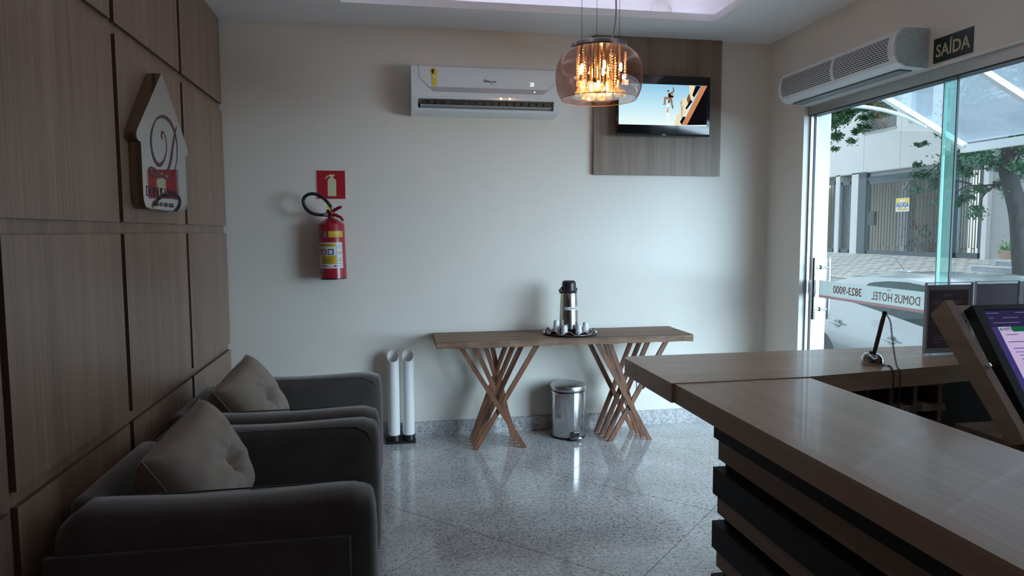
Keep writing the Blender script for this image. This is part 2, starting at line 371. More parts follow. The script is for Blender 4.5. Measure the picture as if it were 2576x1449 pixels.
text('lettering','Midea liva',.020,(.632,4.5625,2.390),(1,0,0),(0,0,1),black_plastic,ac,.0008,'LEFT',.95)
text('lettering','liva',.013,(.668,4.5625,2.374),(1,0,0),(0,0,1),mat('orange_print',(.75,.16,.03),.5),ac,.0008)
MB().tube([(.634+.010*math.cos(a/10*5.2+.8),4.5618,2.393+.010*math.sin(a/10*5.2+.8)) for a in range(11)],.0009,6).build('logo_swirl', black_plastic, ac)
text('lettering','20',.036,(.930,4.5618,2.378),(1,0,0),(0,0,1),emis('white_led_digits',(.95,1,1),1.3),ac,.0008,'LEFT',.8)
MB().sphere((.962,4.5604,2.330),.0045,10,6).build('indicator_lamp', emis('white_led',(1,1,1),1.6), ac)

# wood board behind the television, then the television on its arm
tvwood = wood('grey_oak_laminate_vertical', (.29,.215,.165), (.175,.128,.098), 2, .5, 170, 18)
bd = MB().box(1.421,2.368,D-.030,D,1.813,ZC-.002).build('wall_board', tvwood, None, base=(1.895,D,1.813))
tag(bd, 'square grey-brown wood board fixed to the wall behind the television', 'wall panel')
tv = thing('television', (1.90,4.70,2.085), 'flat black television showing a leaping man, on the wood board', 'television')
tvb = mat('gloss_black_bezel', (.008,.008,.010), .12)
Y0 = 4.648
MB().rbox(1.558,2.241,Y0,Y0+.045,2.086,2.490,.006,2).build('casing', tvb, tv, True)
MB().rbox(1.72,2.08,Y0+.045,Y0+.075,2.18,2.40,.01,2).build('back_cover', black_plastic, tv, True)
MB().box(1.86,1.94,Y0+.075,D-.030,2.24,2.34).build('wall_bracket', black_plastic, tv)
MB().prism([(Y0-.004,2.078),(Y0+.02,2.076),(Y0+.02,2.090),(Y0-.002,2.090)],0,1.56,2.239).build('lower_trim', mat('glossy_dark_trim',(.02,.022,.025),.06), tv)
text('lettering','AOC',.014,(1.90,Y0-.0035,2.084),(1,0,0),(0,0,1),white_trim,tv,.0006,'CENTER')
# picture
SX0,SX1,SZ0,SZ1 = 1.570,2.215,2.150,2.428
def skymat():
    m = bpy.data.materials.new('screen_sky_gradient'); m.use_nodes = True; nt = m.node_tree; nt.nodes.clear(); N = nt.nodes.new
    o = N('ShaderNodeOutputMaterial'); e = N('ShaderNodeEmission'); tc = N('ShaderNodeTexCoord'); sp = N('ShaderNodeSeparateXYZ'); mr = N('ShaderNodeMapRange'); rp = N('ShaderNodeValToRGB')
    nt.links.new(tc.outputs['Object'], sp.inputs[0]); nt.links.new(sp.outputs['Z'], mr.inputs['Value']); mr.inputs[1].default_value = SZ0-2.085; mr.inputs[2].default_value = SZ1-2.085
    el = rp.color_ramp.elements; el[0].color = (.80,.94,.93,1); el[1].color = (.28,.56,.78,1); k = el.new(.5); k.color = (.50,.78,.88,1)
    nt.links.new(mr.outputs[0], rp.inputs[0]); nt.links.new(rp.outputs[0], e.inputs[0]); e.inputs[1].default_value = 1.05; nt.links.new(e.outputs[0], o.inputs[0]); return m
scr = MB().box(SX0,SX1,Y0-.0012,Y0-.0002,SZ0,SZ1).build('screen', skymat(), tv)
def pic(px, py):   # position inside the picture, u right 0..1, v down 0..1
    return (SX0+(SX1-SX0)*px, SZ1-(SZ1-SZ0)*py)
def flat(name, pts, m, dy):
    P = [pic(*p) for p in pts]; n = len(P)
    return MB().add([(x,Y0-.0012-dy,z) for x, z in P],[tuple(range(n))]).build(name, m, scr)
em = lambda n, c, s=1.: emis('screen_'+n, c, s)
K = lambda L: [(min(1.,(x+472)/2393), min(1.,max(0.,(y-155.6-.044*x)/(1094.4-.015*x)))) for x, y in L]   # sketch units -> picture units
flat('picture_shape', K([(1940,232),(1940,1272),(1360,1272),(1930,245)]), em('black',(.004,.004,.006)), .0004)
flat('picture_shape', K([(1760,240),(1930,242),(1375,1272),(1235,1272)]), em('terracotta',(.60,.24,.10)), .0005)
flat('picture_shape', K([(1420,215),(1560,220),(1570,300),(1520,480),(1560,560),(1470,610),(1430,420)]), em('cream',(.86,.74,.48)), .0005)
flat('picture_shape', K([(1250,560),(1360,540),(1390,800),(1330,1000),(1220,1080),(1200,720)]), em('cream',(.86,.74,.48)), .0005)
flat('picture_shape', K([(1200,720),(1265,760),(1240,1080),(1210,1100)]), em('tan',(.62,.42,.30)), .0006)
flat('picture_shape', K([(1100,1000),(1190,950),(1180,1272),(1030,1272)]), em('cream',(.86,.74,.48)), .0005)
flat('picture_shape', K([(1600,235),(1750,240),(1560,540),(1510,480)]), em('black',(.004,.004,.006)), .0007)
flat('picture_shape', K([(1470,600),(1520,650),(1360,860),(1330,820)]), em('black',(.004,.004,.006)), .0007)
flat('picture_shape', K([(1430,420),(1470,610),(1400,720),(1360,580)]), em('brown',(.20,.09,.05)), .0007)
flat('picture_shape', K([(1270,1040),(1340,1060),(1230,1272),(1180,1180)]), em('black',(.004,.004,.006)), .0007)
flat('picture_shape', K([(1240,600),(1215,700),(1190,740),(1200,680)]), em('black',(.004,.004,.006)), .0007)
flat('picture_shape', K([(825,700),(880,700),(885,1272),(800,1272),(810,960)]), em('mist',(.93,.95,.92)), .0003)
flat('picture_shape', K([(830,800),(880,790),(865,930),(810,940)]), em('rust',(.66,.42,.34)), .0004)
# the leaping man on the screen
flat('picture_figure', K([(850,440),(900,410),(960,420),(1010,500),(975,545),(900,540),(850,530)]), em('shirt',(.012,.010,.012)), .0008)
flat('picture_figure', K([(820,380),(850,350),(880,370),(890,410),(860,430),(830,415)]), em('skin',(.62,.40,.30)), .0008)
flat('picture_figure', K([(815,360),(850,338),(882,350),(870,372),(830,375)]), em('hair',(.02,.016,.016)), .0010)
flat('picture_figure', K([(910,410),(960,380),(985,350),(965,270),(990,270),(1022,355),(990,410),(940,430)]), em('sleeve',(.17,.12,.10)), .0007)
flat('picture_figure', K([(930,235),(965,225),(985,270),(965,285)]), em('skin',(.62,.40,.30)), .0009)
flat('picture_figure', K([(900,420),(930,425),(1025,485),(1010,508),(930,470)]), em('skin',(.62,.40,.30)), .0010)
flat('picture_figure', K([(870,540),(960,540),(965,600),(980,720),(990,760),(945,760),(900,610),(790,570),(785,690),(735,690),(740,540),(770,510),(850,530)]), em('trousers',(.36,.17,.10)), .0009)
flat('picture_figure', K([(870,600),(905,620),(880,690),(850,670)]), em('shirt',(.012,.010,.012)), .0007)
flat('picture_figure', K([(700,700),(790,695),(795,720),(720,725)]), em('shoe',(.12,.14,.15)), .0010)
flat('picture_figure', K([(945,755),(985,745),(1000,820),(985,845),(950,790)]), em('shoe',(.12,.14,.15)), .0010)

# fire-extinguisher sign
red = mat('sign_red', (.42,.012,.022), .45)
sg = thing('extinguisher_sign', (-.37,D,1.635), 'square red sign with a pale extinguisher symbol', 'sign')
MB().box(-.465,-.277,D-.003,D,1.635,1.824).build('plate', mat('sign_white_edge',(.7,.68,.62),.5), sg)
MB().box(-.460,-.279,D-.0045,D-.003,1.638,1.822).build('red_field', red, sg)
crm = mat('sign_cream', (.66,.62,.38), .5)
ex = [( -.392,1.655),(-.337,1.655),(-.337,1.755),(-.342,1.768),(-.355,1.776),(-.356,1.785),(-.345,1.786),(-.345,1.796),(-.362,1.797),(-.372,1.800),(-.374,1.796),(-.395,1.788),(-.408,1.772),(-.406,1.766),(-.392,1.780),(-.375,1.786),(-.374,1.776),(-.386,1.768),(-.392,1.755)]
MB().prism(ex,1,D-.0056,D-.0045).build('symbol', crm, sg)

# fire extinguisher
fe = thing('fire_extinguisher', (-.366,4.66,1.113), 'red fire extinguisher with black hose hung on the back wall', 'fire extinguisher')
fred = mat('extinguisher_red', (.36,.010,.028), .30, coat=.3)
C = (-.366,4.662,0)
tilt = Matrix.Translation((C[0],C[1],1.45)) @ Matrix.Rotation(math.radians(-1.2),4,'Y') @ Matrix.Translation((-C[0],-C[1],-1.45))
def fb(m): return m.xform(tilt)
fb(MB().lathe([(.001,1.113),(.076,1.113),(.083,1.118),(.083,1.462),(.080,1.472),(.035,1.505),(.022,1.508),(.022,1.520),(.001,1.520)],C,44)).build('cylinder', fred, fe, True)
fb(MB().lathe([(.0835,1.113),(.0845,1.117),(.0835,1.121)],C,44)).build('base_ring', black_plastic, fe, True)
fb(MB().lathe([(.001,1.515),(.020,1.515),(.020,1.545),(.014,1.555),(.001,1.555)],C,20)).build('valve', mat('brass_grey',(.35,.33,.30),.3,metal=.8), fe, True)
fb(MB().lathe([(.001,0),(.017,0),(.017,.012),(.001,.012)],(0,0,0),20).xform(Matrix.Translation((C[0]-.018,C[1]-.028,1.530)) @ Matrix.Rotation(math.pi/2,4,'X'))).build('gauge', steel, fe, True)
fb(MB().tube([(C[0]-.022,C[1]-.012,1.552),(C[0]+.02,C[1]-.03,1.556),(C[0]+.055,C[1]-.055,1.572),(C[0]+.072,C[1]-.065,1.578)],[.012,.012,.010,.009],8)).build('lever', fred, fe, True)
fb(MB().tube([(C[0]-.015,C[1]-.012,1.535),(C[0]+.03,C[1]-.03,1.528),(C[0]+.066,C[1]-.055,1.510),(C[0]+.080,C[1]-.06,1.488)],[.012,.011,.009,.008],8)).build('carry_handle', fred, fe, True)
hose = [(-.395,4.62,1.530),(-.430,4.615,1.528),(-.470,4.61,1.535),(-.505,4.61,1.555),(-.528,4.61,1.590),(-.530,4.61,1.628),(-.505,4.61,1.655),(-.468,4.615,1.662),(-.430,4.62,1.650),(-.395,4.62,1.622),(-.370,4.625,1.590),(-.358,4.63,1.568)]
def smooth_path(P, n=6):
    P = [Vector(p) for p in P]; out = []
    for i in range(len(P)-1):
        p0, p1, p2, p3 = P[max(i-1,0)], P[i], P[i+1], P[min(i+2,len(P)-1)]
        for k in range(n):
            t = k/n; out.append(.5*((2*p1)+(p2-p0)*t+(2*p0-5*p1+4*p2-p3)*t*t+(3*p1-p0-3*p2+p3)*t**3))
    return out+[P[-1]]
MB().tube(smooth_path(hose),.0105,12).build('hose', black_plastic, fe, True)
MB().tube([(-.408,4.62,1.529),(-.385,4.622,1.529)],.013,12).tube([(-.363,4.628,1.578),(-.354,4.632,1.560)],.0125,12).build('hose_ferrule', mat('grey_ferrule',(.25,.25,.25),.4,metal=.7), fe, True)
MB().tube(smooth_path([(C[0]-.008,C[1]-.035,1.580),(C[0]-.005,C[1]-.045,1.555),(C[0]+.008,C[1]-.045,1.545),(C[0]+.01,C[1]-.045,1.530)]),.0022,6).add([(C[0]-.022,4.612,1.583),(C[0]-.010,4.612,1.585),(C[0]+.004,4.612,1.560),(C[0]-.006,4.612,1.557)],[(0,1,2,3)]).build('safety_seal', mat('seal_yellow',(.70,.52,.06),.5), fe)
# curved labels: bands on the cylinder, angle measured from the viewer side (-Y), positive to +X
def band(name, a0, a1, z0, z1, r, m, par):
    s = MB(); n = max(2, int((a1-a0)/6)); V = []
    for i in range(n+1):
        a = math.radians(a0+(a1-a0)*i/n-90); V += [(C[0]+r*math.cos(a),C[1]+r*math.sin(a),z0),(C[0]+r*math.cos(a),C[1]+r*math.sin(a),z1)]
    s.add(V,[(2*i,2*i+2,2*i+3,2*i+1) for i in range(n)]); return fb(s).build(name, m, par, True)
lw = mat('label_white',(.60,.62,.62),.4); ly = mat('label_yellow',(.62,.44,.02),.4); lk = mat('label_ink',(.03,.03,.04),.5); lb_ = mat('label_blue',(.02,.03,.16),.5); lr = mat('label_red',(.5,.05,.05),.5); lg = mat('label_green',(.04,.12,.07),.5)
lab = band('label',-72,52,1.185,1.352,.0838,lw,fe)
band('label_heading',-68,20,1.325,1.345,.0842,ly,lab); band('label_text_field',-52,20,1.215,1.268,.0842,ly,lab)
for a0,a1,mm in ((-66,-48,lg),(-44,-22,lr),(-16,9,lb_)):
    pg = band('pictogram',a0,a1,1.273,1.310,.0842,mm,lab); band('pictogram_figure',a0+4,a1-5,1.278,1.303,.0845,lw,lab)
for z in (1.258,1.246,1.236,1.229,1.220): band('text_line',-46,8 if z!=1.229 else -4,z-.0015,z+.0015,.0845,lk,lab)
def wraptext(name, st, size, c, r, z, a_deg, m, par, xs=1.):
    o = text(name, st, size, (0,0,0), (1,0,0), (0,0,1), m, None, .0004, 'LEFT', xs)
    me = o.data
    for v in me.vertices:
        a = math.radians(a_deg)+v.co.x/r; v.co = Vector((c[0]+(r+.0004+abs(v.co.y))*math.cos(a), c[1]+(r+.0004+abs(v.co.y))*math.sin(a), z+v.co.z))
    me.transform(Matrix.Translation(-BASE[par.name])); o.parent = par; BASE[o.name] = BASE[par.name]; return o
ht = wraptext('lettering','PÓ QUÍMICO SECO ABC',.0155,C,.0843,1.335,-157,lk,lab,.62)
ht.data.transform(Matrix.Translation(-BASE[fe.name]) @ tilt @ Matrix.Translation(BASE[fe.name]))
for z in (1.330,1.316,1.290,1.276,1.25,1.232,1.215,1.2): band('side_line',26,46,z-.001,z+.001,.0842,lk,lab)
for z in (1.285,1.240): band('side_field',26,46,z-.004,z+.004,.0841,ly,lab)
band('side_rule',22,23,1.19,1.347,.0842,lk,lab); band('red_mark',8,18,1.193,1.206,.0842,lr,lab); band('text_line',-58,-20,1.200,1.204,.0842,lk,lab)
ys = band('yellow_tag',-10,58,1.385,1.424,.0838,ly,fe)
for i in range(7): band('tag_print',-4+8*i,0+8*i,1.392,1.402,.0841,mat('tag_print_gold',(.42,.28,.02),.5),ys)
band('grey_tag',-37,-17,1.385,1.424,.0838,mat('tag_grey',(.22,.22,.20),.5),fe)
MB().box(-.39,-.342,4.744,D,1.40,1.47).build('wall_hook', alu, fe)

# wall outlet under the table
ot = thing('wall_outlet', (1.81,D,.22), 'white outlet plate low on the wall behind the table legs', 'outlet')
MB().rbox(1.765,1.852,D-.008,D+.001,.222,.338,.003,2).build('plate', white_plastic, ot)
MB().lathe([(.001,0),(.017,0),(.017,.002)],(0,0,0),6).xform(Matrix.Translation((1.808,D-.008,.28)) @ Matrix.Rotation(math.pi/2,4,'X')).build('socket', mat('outlet_grey',(.5,.5,.5),.5), ot)
# ================================================================== CONSOLE TABLE AND WHAT STANDS AT IT
rustic = wood('rustic_timber', (.31,.175,.105), (.085,.048,.034), 0, .62, 70, 22, c=(.19,.108,.068))
legwood = wood('red_brown_leg_timber', (.25,.105,.055), (.12,.050,.028), 2, .45, 60, 20)
TZ = .725
tb = thing('console_table', (1.14,4.55,0), 'long rustic wooden console table on crossed stick legs', 'table')
m = MB(); n = 26; V = []; 
for i in range(n+1):       # slab with hewn, slightly wavy edges
    x = .284+(1.998-.284)*i/n; w = .004*math.sin(i*1.7)+.003*math.sin(i*.6+1)
    V += [(x,4.332+w,.680+.003*math.sin(i*2.1)),(x,4.328+w,.700),(x,4.330+w,TZ-.004),(x,4.336+w,TZ),(x,4.752,TZ),(x,4.752,.680)]
F = []
for i in range(n):
    for k in range(6): F.append((i*6+k,i*6+(k+1)%6,(i+1)*6+(k+1)%6,(i+1)*6+k))
F += [(5,4,3,2,1,0), tuple(n*6+k for k in range(6))]
m.add(V,F).build('tabletop', rustic, tb)
legs = [((.440,4.385),(.853,)),((.945,4.400),(.530,)),((.535,4.46),(.838,)),((.862,4.475),(.530,)),((.613,4.54),(.826,)),((.825,4.555),(.532,)),((.668,4.615),(.815,)),((.787,4.63),(.533,)),
        ((1.350,4.395),(1.722,)),((1.845,4.41),(1.447,)),((1.455,4.475),(1.705,)),((1.750,4.49),(1.446,)),((1.440,4.555),(1.700,)),((1.725,4.57),(1.438,)),((1.345,4.635),(1.690,)),((1.693,4.65),(1.424,))]
for (xt, y), (xb,) in legs:
    p, q = Vector((xt,y,.682)), Vector((xb,y,0.0)); d = (q-p).normalized(); hw = .0155/abs(d.z)
    MB().prism([(xt-hw,.682),(xt+hw,.682),(xb+hw,0),(xb-hw,0)],1,y-.0075,y+.0075).build('leg', legwood, tb)

# tray, airpot, cups
tr = thing('serving_tray', (1.197,4.52,TZ), 'round silver tray with wavy burgundy mat on the console table', 'tray')
MB().lathe([(.001,.002),(.150,.002),(.176,.012),(.184,.014),(.184,.016),(.175,.015),(.149,.005),(.001,.005)],(1.197,4.52,TZ),64).build('dish', mat('tray_silver',(.62,.64,.66),.22,metal=.9), tr, True)
V = []; F = []; NA = 96
for j, rr in enumerate((.001,.09,.130,.150,.168)):
    for i in range(NA):
        a = 2*math.pi*i/NA; lift = (.5+.5*math.cos(10*a))
        V.append((1.197+rr*math.cos(a),4.52+rr*math.sin(a),TZ+.0062+(max(0,rr-.12)/.048)**1.3*.024*lift+max(0,rr-.145)*.28))
for j in range(4):
    for i in range(NA): F.append((j*NA+i,j*NA+(i+1)%NA,(j+1)*NA+(i+1)%NA,(j+1)*NA+i))
mt = MB().add(V,F).build('wavy_mat', mat('burgundy_mat',(.115,.040,.048),.5), tr, True)
MB().tube([V[4*NA+i] for i in range(NA)],.0016,6,closed=True).build('mat_edge', mat('pale_mat_edge',(.50,.40,.40),.5), mt, True)
AC_ = (1.190,4.53,TZ+.0075)
ap = thing('airpot', AC_, 'tall stainless airpot with black pump lid on the tray', 'airpot')
brush = mat('brushed_stainless', (.52,.49,.45), .24, metal=1.)
MB().lathe([(.001,0),(.060,0),(.062,.006),(.062,.030)],AC_,48).build('base', black_plastic, ap, True)
MB().lathe([(.0605,.028),(.0635,.032),(.0625,.10),(.0585,.20),(.0555,.268),(.052,.275)],AC_,48).build('body', brush, ap, True)
lid = MB().lathe([(.054,.270),(.055,.280),(.050,.284),(.0475,.290),(.0475,.335),(.044,.347),(.036,.354),(.001,.356)],AC_,40).build('pump_lid', black_plastic, ap, True)
MB().prism([(-.018,.335),(-.052,.312),(-.066,.292),(-.064,.268),(-.058,.270),(-.057,.288),(-.045,.300),(-.018,.318)],1,-.010,.010).xform(Matrix.Translation(AC_)).build('spout', black_plastic, ap, False)
for s in (-1,1): MB().tube([(AC_[0]+s*.047,AC_[1],AC_[2]+.300),(AC_[0]+s*.054,AC_[1],AC_[2]+.300)],.006,10).build('handle_pin', black_plastic, ap, True)
MB().tube(smooth_path([(AC_[0]-.050,AC_[1],AC_[2]+.300),(AC_[0]-.06,AC_[1]+.03,AC_[2]+.285),(AC_[0]-.02,AC_[1]+.068,AC_[2]+.262),(AC_[0]+.02,AC_[1]+.068,AC_[2]+.262),(AC_[0]+.06,AC_[1]+.03,AC_[2]+.285),(AC_[0]+.050,AC_[1],AC_[2]+.300)]),.005,8).build('carry_handle', black_plastic, ap, True)
s = MB(); V = []
for i in range(13):
    a = math.radians(-135+112*i/12); r = .0608; V += [(AC_[0]+r*math.cos(a),AC_[1]+r*math.sin(a),AC_[2]+.160),(AC_[0]+r*math.cos(a),AC_[1]+r*math.sin(a),AC_[2]+.180)]
lbl = s.add(V,[(2*i,2*i+2,2*i+3,2*i+1) for i in range(12)]).build('label', mat('paper_white',(.72,.73,.78),.5), ap, True)
wraptext('lettering','CAFÉ COM AÇÚCAR',.0135,AC_,.0610,AC_[2]+.170,-131,mat('grey_print',(.16,.16,.24),.6),lbl,.82)
cupm = mat('translucent_white_plastic', (.72,.74,.77), .35)
cups = [((1.098,4.505),4,'small white plastic cup nested in the tallest stack, left of the airpot'),((1.140,4.455),2,'small white plastic cup nested in the stack before the left of the airpot'),((1.236,4.445),2,'small white plastic cup nested in the stack before the right of the airpot'),((1.290,4.470),3,'small white plastic cup nested in the rightmost stack on the tray')]
for (x,y), k, lbx in cups:
    first = None
    for i in range(k):
        zb = TZ+.0075+i*.0145
        if first is None:
            c = first = MB().lathe([(.0225,0),(.0235,.001),(.0225,.002),(.0165,.046),(.0155,.047),(.001,.046)],(x,y,zb),24).build('plastic_cup', cupm, None, True, base=(x,y,zb))
        else:
            c = first.copy(); COL.objects.link(c); c.location = (x,y,zb)
        pos = 'topmost' if i == k-1 else 'bottom' if i == 0 else 'second' if i == k-2 else 'third'
        tag(c, pos+' '+lbx.replace('nested in the','of the'), 'cup', 'cups of the '+lbx.split('nested in the ')[1])

# pedal bin
bn = thing('pedal_bin', (1.205,4.60,0), 'chrome steel pedal bin on the floor under the console table', 'bin')
chrome = mat('chrome_steel', (.60,.60,.61), .09, metal=1.)
BC = (1.205,4.60,0)
MB().lathe([(.001,.012),(.118,.012),(.120,.016),(.120,.318),(.117,.322)],BC,56).build('body', chrome, bn, True)
MB().lathe([(.001,0),(.121,0),(.122,.004),(.122,.013),(.118,.014)],BC,56).build('base_ring', black_plastic, bn, True)
MB().lathe([(.116,.320),(.121,.324),(.121,.330),(.116,.332)],BC,56).build('rim_gasket', black_plastic, bn, True)
MB().lathe([(.122,.331),(.1235,.335),(.1235,.358),(.120,.364),(.10,.372),(.06,.379),(.001,.382)],BC,56).build('lid', mat('satin_steel',(.50,.51,.52),.28,metal=1.), bn, True)
pd = MB().prism([(-.026,.040),(.026,.040),(.030,.010),(-.030,.010)],1,-.128,-.118).xform(Matrix.Translation((1.222,4.60,.012))).build('pedal_bracket', black_plastic, bn)
MB().rbox(1.182,1.262,4.445,4.486,.014,.026,.005,2).build('pedal', chrome, bn, True)
MB().rbox(1.186,1.258,4.442,4.486,.004,.013,.003,2).build('pedal_pad', black_plastic, bn, True)

# umbrella stand with two slant-cut white tubes
us = thing('umbrella_stand', (.055,4.67,0), 'umbrella stand of two slant-cut white tubes on a black base', 'umbrella stand')
MB().rbox(-.046,.156,4.615,4.735,0,.016,.004,2).build('base_plate', black_plastic, us)
pvc = mat('white_pvc', (.80,.80,.79), .35)
for x in (.012,.110):
    s = MB(); n = 40; V = []
    for r in (.0395,.0372):
        for i in range(n):
            a = 2*math.pi*i/n; V.append((x+r*math.cos(a),4.672+r*math.sin(a),.042))
        for i in range(n):
            a = 2*math.pi*i/n; V.append((x+r*math.cos(a),4.672+r*math.sin(a),.588+.90*r*math.sin(a)))
    F = []
    for i in range(n):
        j = (i+1)%n; F += [(i,j,n+j,n+i),(2*n+j,2*n+i,3*n+i,3*n+j),(n+i,n+j,3*n+j,3*n+i)]
    s.add(V,F).build('tube', pvc, us, True)
    MB().lathe([(.001,.015),(.043,.015),(.043,.050),(.040,.052)],(x,4.672,0),36).build('tube_foot', black_plastic, us, True)

# ================================================================== RIGHT WALL
cu_ = thing('air_curtain', (XR,3.78,2.25), 'white air curtain with slotted grilles above the glass door', 'air curtain')
cw = mat('white_enamel', (.70,.74,.76), .35)
prof = [(XR,2.452),(2.625,2.450),(2.594,2.440),(2.570,2.405),(2.561,2.36),(2.566,2.31),(2.586,2.275),(2.625,2.256),(XR,2.250)]
MB().prism(prof,1,3.243,4.318).build('housing', cw, cu_)
for y0,y1 in ((3.235,3.2432),(4.3178,4.325)): MB().prism([(x if x==XR else x+.003,z) for x,z in prof],1,y0,y1).build('end_plate', mat('end_plate_grey',(.58,.64,.64),.5,noise=((40,40,40),.3,.6,(.46,.50,.50))), cu_)
# slotted grilles: slits follow the curved front
def frontpt(t):      # t 0..1 down the curved front (2.594,2.440)->(2.586,2.275)
    pts = [(2.600,2.442),(2.570,2.405),(2.561,2.36),(2.566,2.31),(2.583,2.279)]
    L = [0]
    for a, b in zip(pts, pts[1:]): L.append(L[-1]+math.hypot(a[0]-b[0],a[1]-b[1]))
    d = t*L[-1]
    for i in range(4):
        if d <= L[i+1]+1e-9:
            k = (d-L[i])/(L[i+1]-L[i]); a, b = pts[i], pts[i+1]
            nx, nz = -(a[1]-b[1]), (a[0]-b[0]); ln = math.hypot(nx,nz); nx, nz = nx/ln, nz/ln
            if nx > 0: nx, nz = -nx, -nz
            return (a[0]+k*(b[0]-a[0])+nx*.0009, a[1]+k*(b[1]-a[1])+nz*.0009)
slit = mat('dark_slit', (.012,.013,.014), .6)
for ya, yb in ((3.292,3.742),(3.770,4.285)):
    s = MB(); pitch = .0245; rows = 13
    for r in range(rows):
        t0 = .13+.80*r/rows; t1 = t0+.80/rows*.52; a, b = frontpt(t0), frontpt(t1); y = ya-(pitch/2 if r%2 else 0)
        while y < yb:
            q0, q1 = max(y,ya), min(y+pitch*.82,yb)
            if q1-q0 > .004: s.add([(a[0],q0,a[1]),(a[0],q1,a[1]),(b[0],q1,b[1]),(b[0],q0,b[1])],[(0,1,2,3)])
            y += pitch
    stuff(s.build('grille_slits', slit, cu_))
MB().box(2.64,2.72,3.30,4.28,2.246,2.2505).build('air_outlet', mat('outlet_grey_dark',(.20,.22,.22),.5), cu_)
MB().add([(frontpt(.97)[0],4.22,frontpt(.97)[1]),(frontpt(.97)[0],4.26,frontpt(.97)[1]),(2.600,4.26,2.268),(2.600,4.22,2.268)],[(0,1,2,3)]).build('rating_plate', mat('plate_grey',(.3,.3,.3),.4), cu_)
MB().box(2.735,2.750,3.232,3.2352,2.36,2.44).build('sticker', mat('old_sticker',(.55,.50,.45),.6), cu_)
# exit sign
xs_ = thing('exit_sign', (XR,3.08,2.26), 'dark green exit sign with pale letters above the door', 'sign')
MB().box(XR-.004,XR,2.955,3.198,2.262,2.383).build('plate', mat('exit_green',(.006,.022,.018),.35), xs_)
text('lettering','SAÍDA',.086,(XR-.0045,3.0765,2.316),(0,-1,0),(0,0,1),mat('exit_cream',(.48,.44,.27),.5),xs_,.0012,'CENTER',.88,.0016)

# ================================================================== LEFT WALL: mirror-steel house plate
lg_ = thing('wall_logo', (XL,3.345,1.517), 'house-shaped polished steel hotel emblem on the wood panelling', 'sign')
yc = 3.345
half = [(0,2.118),(.014,2.108),(.296,1.832),(.305,1.815),(.300,1.797),(.285,1.789),(.262,1.787)]
body = [(.262,1.575),(.258,1.550),(.245,1.530),(.22,1.518)]
P = [(yc+a,z) for a,z in half+body]+[(yc-a,z) for a,z in reversed(half[1:]+body)]
rotp = Matrix.Translation((XL+.06,yc,0)) @ Matrix.Rotation(.0,4,'Z') @ Matrix.Translation((-XL-.06,-yc,0))
plate = MB().prism(P,0,XL+.003,XL+.060).build('plate', mat('worn_bronze_edge',(.34,.27,.22),.22,metal=1.), lg_)
mirror = mat('mirror_steel', (.60,.62,.62), .035, metal=1.)
MB().add([(XL+.0603+.00*(y-yc),y,z) for y,z in P],[tuple(range(len(P)))]).build('mirror_face', mirror, lg_)
wine = mat('wine_red_print', (.10,.016,.030), .5)
xf = XL+.0612
def stroke(name, pts, wd, m):
    """flat calligraphic ribbon on the plate: pts (y,z), widths"""
    Q = smooth_path([(xf,p[0],p[1]) for p in pts],8); n = len(Q); V = []; F = []
    for i, p in enumerate(Q):
        t = (Q[min(i+1,n-1)]-Q[max(i-1,0)]).normalized(); nn = Vector((0,-t.z,t.y))
        f = i/(n-1)*(len(wd)-1); k = min(int(f),len(wd)-2); w = wd[k]+(wd[k+1]-wd[k])*(f-k)
        V += [p+nn*w/2, p-nn*w/2]
    F = [(2*i,2*i+1,2*i+3,2*i+2) for i in range(n-1)]
    return MB().add(V,F).build(name, m, lg_)
stroke('monogram',[(3.505,1.912),(3.470,1.860),(3.440,1.800),(3.405,1.735),(3.350,1.685),(3.285,1.664),(3.210,1.662),(3.160,1.672),(3.165,1.690),(3.215,1.690),(3.290,1.668),(3.370,1.660),(3.440,1.690),(3.490,1.755),(3.500,1.830),(3.470,1.890),(3.410,1.925),(3.335,1.930),(3.260,1.905),(3.205,1.850),(3.190,1.790),(3.215,1.735),(3.265,1.712),(3.325,1.735),(3.365,1.790),(3.360,1.840),(3.325,1.862),(3.312,1.845),(3.322,1.830)],[.006,.018,.022,.010,.016,.012,.010,.010,.006,.006,.010,.022,.016,.006,.016,.02,.018,.006,.006,.012,.014],wine)
text('lettering','DOMUS HOTEL',.063,(xf,3.112,1.590),(0,1,0),(0,0,1),wine,lg_,.0006,'LEFT',.86)
text('lettering','sinta-se em casa',.040,(xf,3.175,1.545),(0,1,0),(.0,.25,1),wine,lg_,.0006,'LEFT',.95)

for ch in lg_.children:      # the plate hangs a little off the wall at its far side
    for v in ch.data.vertices: v.co.x += .052*(v.co.y+.30)-.014*(v.co.x > .001)
# ================================================================== PENDANT LAMP
PC = (.983,3.20,0)
pl_ = thing('pendant_lamp', (.983,3.20,2.03), 'glowing copper-glass pendant lamp full of crystals', 'pendant lamp')
copper = mixmat('smoked_copper_glass', (.73,.575,.545), (.85,.64,.58), .02, .26, (.40,.25,.22), .006)
prof = [(.134,2.262),(.155,2.252),(.180,2.228),(.197,2.195),(.2045,2.155),(.203,2.115),(.196,2.075),(.186,2.050),(.176,2.034)]
MB().lathe(prof,PC,72).build('glass_shade', copper, pl_, True, shade_angle=80)
MB().tube([(PC[0]+.176*math.cos(2*math.pi*i/72),PC[1]+.176*math.sin(2*math.pi*i/72),2.034) for i in range(72)],.0016,6,closed=True).build('shade_rim', mat('copper_rim',(.60,.30,.20),.2,metal=.6), pl_, True)
MB().lathe([(.001,2.286),(.122,2.286),(.131,2.282),(.132,2.268),(.128,2.262),(.001,2.262)],PC,64).build('ceiling_plate', mat('brushed_chrome',(.26,.25,.25),.22,metal=1.), pl_, True)
wire = mat('thin_steel_wire', (.10,.10,.10), .4, metal=.6)
